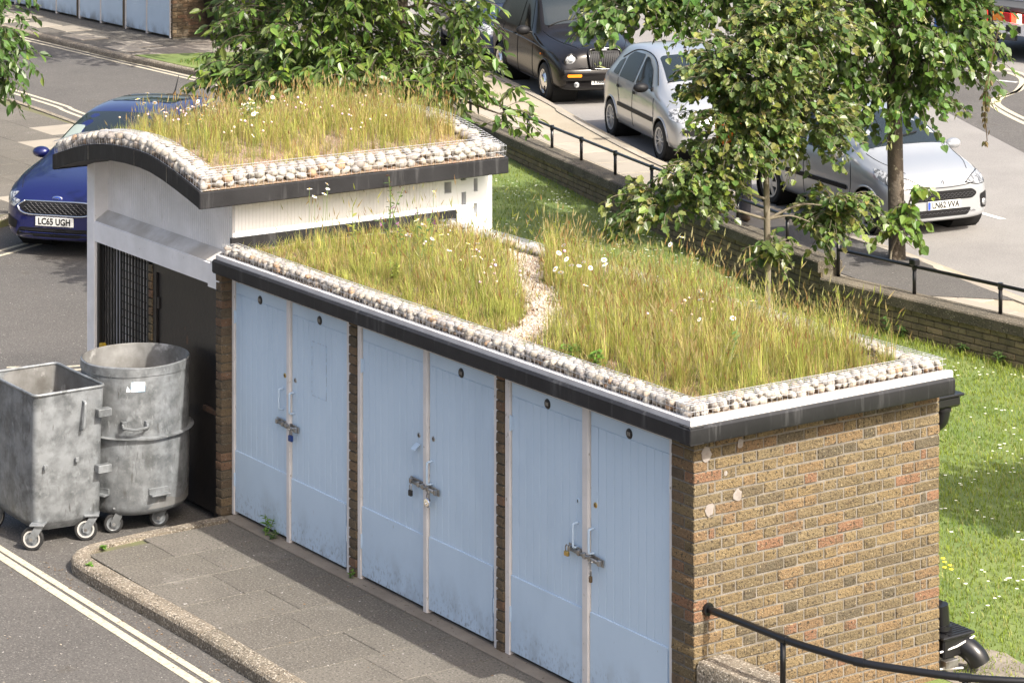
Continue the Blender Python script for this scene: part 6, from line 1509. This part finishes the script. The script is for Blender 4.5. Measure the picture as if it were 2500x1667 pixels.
# lawn
q = MB(); rl = random.Random(6)
def lawn_blade(x, y, hmul=1.0):
    z = lawn_z(x, y); h = rl.uniform(.025,.06)*hmul; nn = noise.noise(V((x*1.3, y*1.3, 5)))
    k = rl.uniform(.8,1.2); c = (.185+.06*nn, .25+.04*nn, .035) if rl.random() < .82 else (.30,.30,.10)
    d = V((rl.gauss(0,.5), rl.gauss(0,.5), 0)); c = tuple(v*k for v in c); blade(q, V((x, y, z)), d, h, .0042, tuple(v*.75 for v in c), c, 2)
n_ = 0
while n_ < 80000:
    x = rl.uniform(-9.5, 1.4); y = rl.uniform(2.2, 10.0)
    if y > wall_y(x)-.02 or y < 2.25: continue
    if x < -3.5 and y < 4.2: continue
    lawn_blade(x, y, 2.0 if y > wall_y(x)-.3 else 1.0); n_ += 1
n_ = 0
while n_ < 20000:
    x = rl.uniform(-19.5,-9.5); y = rl.uniform(5.5, 11.6)
    if y > wall_y(x)-.02: continue
    lawn_blade(x, y, 1.2); n_ += 1
for _ in range(5000):
    x, y = rl.uniform(-32,-24.5), rl.uniform(12.9,15.5); z = .02; h = rl.uniform(.05,.11); c = (.10,.17,.03) if rl.random() < .7 else (.2,.2,.07); blade(q, V((x,y,z)), V((rl.gauss(0,.5), rl.gauss(0,.5), 0)), h, .008, c, c, 2)
tag(q.obj('lawn_grass', MT['grass'], recalc=False), 'mown green lawn grass between the sheds and the garden wall', 'grass', kind='stuff')
q = MB()
def small_daisy(x, y):
    z = lawn_z(x, y)+rl.uniform(.04,.07); r = rl.uniform(.010,.018); b0 = len(q.v); q.v.append((x, y, z+.003)); q.c.append((.75,.72,.40))
    for k in range(7): a = k*2*math.pi/7; q.v.append((x+r*math.cos(a), y+r*math.sin(a), z)); q.c.append((.85,.85,.83))
    for k in range(7): q.f.append((b0, b0+1+k, b0+1+(k+1) % 7))
for _ in range(3600):
    x, y = rl.uniform(-9.5,1.3), rl.uniform(2.5,9.7)
    if y > wall_y(x)-.1 or noise.noise(V((x*1.2,y*1.2,7))) < rl.uniform(-.1,.25) or rl.random() < .35: continue
    small_daisy(x, y)
for _ in range(1500):
    x, y = rl.uniform(-18,-9.5), rl.uniform(6,11)
    if y > wall_y(x)-.1 or noise.noise(V((x*.9,y*.9,7))) < -.05: continue
    small_daisy(x, y)
tag(q.obj('lawn_daisies', MT['petal'], recalc=False), 'tiny white daisies dotted over the mown lawn', 'flowers', kind='stuff')

# oxeye daisies on the roofs, each a plant
def colmesh(mb, mt): return mb.mesh(mt, False, recalc=False)
q = MB(); 
for k in range(13):
    a = 2*math.pi*k/13; c, s = math.cos(a), math.sin(a); t = V((-s, c, 0)); o = V((c, s, 0)); b0 = len(q.v)
    q.v += [tuple(o*.006), tuple(o*.016+t*.0048+V((0,0,.001))), tuple(o*.0245-V((0,0,.001))), tuple(o*.016-t*.0048+V((0,0,.001)))]; q.c += [(.86,.86,.84)]*4; q.f.append((b0,b0+1,b0+2,b0+3))
PET = colmesh(q, MT['petal'])
CEN = MB().lathe([(0,.0065),(.005,.0055),(.0085,.001),(.0085,-.002)], 10).mesh(plain('daisy_yellow', (.72,.42,.02), .7), True)
STEMM = plain('daisy_stem', (.14,.20,.05), .7)
def daisy(head, foot, label, group):
    r = tag(empty('oxeye_daisy', foot), label, 'flower', group)
    mid_ = foot.lerp(head, .6)+V((0,0,.02)); MB().tube(smooth_path([foot, mid_, head], 3), .0017, 4).obj('stem', STEMM, r)
    tilt = Euler((rg.gauss(0,.35)-.15, rg.gauss(0,.35)+.25, rg.uniform(0,6))).to_matrix().to_4x4(); mw = Matrix.Translation(head) @ tilt @ Matrix.Scale(rg.uniform(.8,1.1), 4)
    link('petals', PET, r, mw=mw); link('flower_centre', CEN, r, mw=mw)
e = lambda x, y: (550+x/3.136, 420+y/3.136)
g_ = lambda x, y: (100+x/3.92, 150+y/3.92)
w_ = lambda x, y: (1200+x/2.613, 420+y/2.613)
lowpx = [(e(645,130),.62),(e(785,130),.62),(e(758,168),.60),(e(683,190),.60),(e(778,92),.64),(e(700,385),.5),(e(1135,622),.3),(e(1715,600),.4),(e(1860,548),.42),(e(1932,546),.42),(e(1888,592),.4),(e(1905,645),.38),(e(1960,658),.38),(e(1405,482),.42),(e(1585,512),.4),(e(1655,480),.42),(e(1595,150),.7),(e(1525,405),.45),(e(1465,368),.5),(e(1410,480),.45)]
lowpx2 = [(w_(460,467),.40),(w_(430,517),.42),(w_(478,556),.42),(w_(588,575),.42),(w_(510,595),.42),(w_(558,598),.42),(w_(718,560),.45),(w_(724,590),.45),(w_(407,618),.4),(w_(442,640),.4),(w_(632,612),.42),(w_(1337,768),.42),(w_(1335,812),.4),(w_(1668,822),.45),(w_(1540,932),.36),(w_(1215,415),.55),(w_(1140,462),.5),(w_(600,722),.4),(w_(1325,940),.3)]
for pxl, lab, grp in ((lowpx, 'white oxeye daisy in the meadow between the gravel strip and the white wall', 'daisies left of the gravel strip'), (lowpx2, 'white oxeye daisy in the tall meadow right of the gravel strip', 'daisies right of the gravel strip')):
    for (uv, h) in pxl:
        hd_ = at_z(*uv, 2.19+h); ft = V((min(-.2, max(-6.1, hd_.x+rg.uniform(-.06,.06))), min(1.95, max(.1, hd_.y+rg.uniform(-.06,.06))), 2.18))
        if (V((hd_.x,hd_.y))-V((ft.x,ft.y))).length > .25: continue
        daisy(hd_, ft, lab, grp)
uppx = [g_(*p) for p in ((955,212),(970,232),(1090,188),(1215,248),(1240,268),(910,300),(1113,288),(925,362),(985,400),(1090,398),(838,440),(1020,305),(1500,385),(1500,412),(1565,420),(1160,465),(1410,455),(1540,518),(1525,558),(1403,603),(1995,400),(2080,445),(2015,372),(2060,490),(2035,505),(2215,345),(2030,712),(2020,800),(1700,215),(1795,220))]
for uv in uppx:
    done = False
    for h in (.32,.26,.40,.2):
        hd_ = at_z(*uv, 3.0+h)
        for _ in range(8): hd_ = at_z(*uv, roof_z(max(RXA, min(RXB, hd_.x)))+h)
        if RXA+.1 < hd_.x < RXB-.15 and RYA+.15 < hd_.y < RYB-.1:
            daisy(hd_, V((hd_.x+rg.uniform(-.05,.05), hd_.y+rg.uniform(-.05,.05), roof_z(hd_.x))), 'white oxeye daisy standing in the grass of the wavy roof', 'daisies on the wavy roof'); done = True; break
# thrift heads
HEAD = MB().lathe([(0,.011),(.007,.009),(.0115,.001),(.009,-.006),(0,-.008)], 8).mesh(mat('thrift_head', (.5,.36,.30), .9, ramp=[(.52,.40,.30),(.50,.36,.30),(.58,.36,.46),(.47,.35,.26),(.62,.42,.55)]), True)
def thrift(x, y, z, h, label, group):
    r = tag(empty('thrift_flower', (x,y,z)), label, 'flower', group); hd_ = V((x+rg.uniform(-.03,.03), y+rg.uniform(-.03,.03), z+h))
    MB().tube([V((x,y,z)), V((x,y,z)).lerp(hd_, .6)+V((0,0,.01)), hd_], .0012, 3).obj('stem', STEMM, r); link('flower_head', HEAD, r, mw=Matrix.Translation(hd_) @ Matrix.Scale(rg.uniform(.8,1.25), 4))
for (cx_, cy_, n) in ((-7.4,1.4,14),(-7.9,.9,10),(-6.9,.5,9),(-7.2,2.0,10),(-6.6,1.5,8),(-7.7,.2,8),(-8.2,1.6,8),(-8.3,.6,8)):
    for _ in range(n):
        x, y = cx_+rg.gauss(0,.12), cy_+rg.gauss(0,.14)
        thrift(x, y, roof_z(x), rg.uniform(.15,.28), 'small tan and pink thrift head on the wavy roof', 'thrift on the wavy roof')
for (cx_, cy_, n) in ((-3.6,.9,9),(-1.5,1.2,10),(-3.0,.6,6),(-4.6,.9,6)):
    for _ in range(n):
        x, y = cx_+rg.gauss(0,.15), max(.1, cy_+rg.gauss(0,.15)); thrift(x, y, 2.19, rg.uniform(.2,.38), 'small pinkish thrift head in the meadow roof of the brick shed', 'thrift on the shed roof')
# leafy weeds
def weed(name, label, foot, h, n, size, cols, seed, group=None, shape='long', flower=None, up=.6):
    rr = random.Random(seed); r = tag(empty(name, foot), label, 'plant', group); q = MB(); s = MB(); F = V(foot)
    for k in range(max(1, n//8)):
        tp = F+V((rr.gauss(0,.25)*h, rr.gauss(0,.25)*h, h*rr.uniform(.7,1.0))); pth = smooth_path([F, F.lerp(tp,.5)+V((rr.gauss(0,.04)*h, rr.gauss(0,.04)*h, 0)), tp], 5); s.tube(pth, .0025+.003*h, 4)
        for i in range(8):
            a = pth[min(len(pth)-1, int((i+1.5)/9.5*len(pth)))]; an = i*2.4+rr.random(); d = V((math.cos(an), math.sin(an), up*rr.uniform(-.2,1))).normalized()
            c = cols[rr.randrange(len(cols))]; add_leaf(q, a, d, V((0,0,1)), size*rr.uniform(.6,1.2), leaf_shape(shape), c)
        if flower:
            for j in range(7):
                a = tp+V((rr.gauss(0,.012), rr.gauss(0,.012), rr.uniform(-.09,.01))); spike(q, a, V((rr.gauss(0,1), rr.gauss(0,1), 1)), .018, .008, flower)
    s.obj('stem', STEMM, r); o = q.obj('leaves', MT['leaf'], r, recalc=False); tag(o, kind='stuff')
LG = [(.10,.22,.03),(.13,.27,.04),(.09,.19,.03)]; DG = [(.06,.12,.03),(.08,.15,.04),(.05,.10,.03)]
p = at_z(632,1312,.0); weed('weed', 'bright green weed at the foot of the farthest blue door pair', (p.x,-.06,.0), .16, 24, .05, LG, 1)
p = at_z(655,1318,.0); weed('weed', 'low weed beside the taller one by the far doors', (p.x,-.05,.0), .07, 16, .045, DG, 2)
p = at_z(857,1412,.0); weed('weed', 'small weed at the foot of the first brick pier between doors', (p.x,-.04,.0), .08, 16, .035, LG, 3)
p = at_z(254,1336,.01); weed('weed', 'tuft of green weed in the kerb joint near the bins', (p.x,p.y,.0), .035, 24, .035, LG, 4)
p = at_z(220,1380,.01); weed('weed', 'flat green weed on the rounded kerb corner', (p.x,p.y,.0), .03, 24, .035, LG, 5)
for i, (u, v, y, h) in enumerate(((2190,818,9.6,.28),(2305,810,9.7,.18),(2380,860,9.75,.14),(2490,880,9.8,.16),(2090,790,9.6,.2))):
    z = lawn_z(-8, 9.5); p = at_z(u, v, z); weed('wall_weed', ('bushy weed at the foot of the garden wall by the roof corner','leafy weed clinging to the garden wall','low weed under the garden wall in the daisies','weed at the right end of the garden wall','dark weed between meadow roof and garden wall')[i], (p.x, wall_y(p.x)-.06, lawn_z(p.x, wall_y(p.x)-.06)), h, 40, .06, DG, 40+i)
for i, (uv, h, fl) in enumerate(((e(1490,720),.52,(.16,.06,.13)),(e(1340,660),.42,(.45,.22,.42)),(e(950,420),.55,(.10,.06,.04)),(e(990,640),.4,None),(e(1290,860),.22,None))):
    z = 2.19; p = at_z(*uv, z); x = max(-6, min(-.3, p.x)); y = max(.15, min(1.9, p.y))
    weed('meadow_plant', ('tall dark purple spire in the meadow before the gravel strip','pink flowered stem beside the dark purple spire','tall dark seed spire by the white wall','yellowing leafy stem in the left meadow','broad leaved plant near the front basket')[i], (x, y, z), h, 24, .055, DG if fl else [(.28,.30,.06),(.2,.26,.05)], 60+i, flower=fl)
p = at_z(1750,1010,2.19)
for i, (x, y, h) in enumerate(((-.45,.62,.42),(-1.35,.22,.12),(-1.62,.18,.14))): weed('meadow_plant', ('thistle stem with dark leaves near the end basket','creeping green plant at the front basket','broad green seedling clump near the front basket')[i], (x, y, 2.19), h, 40 if i else 16, .05, LG if i else DG, 80+i)
for i, (u, v, h) in enumerate(((500,290,.28),(610,340,.34),(880,190,.3))):
    p = at_z(u, v, 2.95); x = max(RXA+.2, min(RXB-.3, p.x)); y = max(RYA+.3, min(RYB-.3, p.y)); weed('meadow_plant', ('dark leafy campion near the curved front basket','white flowered leafy stem on the wavy roof','small leafy plant at the back of the wavy roof')[i], (x, y, roof_z(x)), h, 32, .05, DG, 90+i, flower=(.8,.8,.75) if i < 2 else None)
# yellow flowers by the brick corner on the lawn
YF = plain('buttercup_yellow', (.80,.62,.02), .5)
for i, (u, v) in enumerate(((2302,1362),(2306,1371),(2319,1379),(2306,1384),(2322,1389))):
    p = at_z(u, v, .22); r = tag(empty('hawkweed', (p.x, p.y, 0)), 'small yellow flower standing on the lawn behind the brick corner', 'flower', 'yellow flowers behind the corner'); MB().tube([V((p.x+.03,p.y,.01)), p], .0015, 3).obj('stem', STEMM, r)
    MB().lathe([(0,.006),(.016,.003),(.018,0),(0,-.004)], 9, Matrix.Translation(p)).obj('flower_head', YF, r)
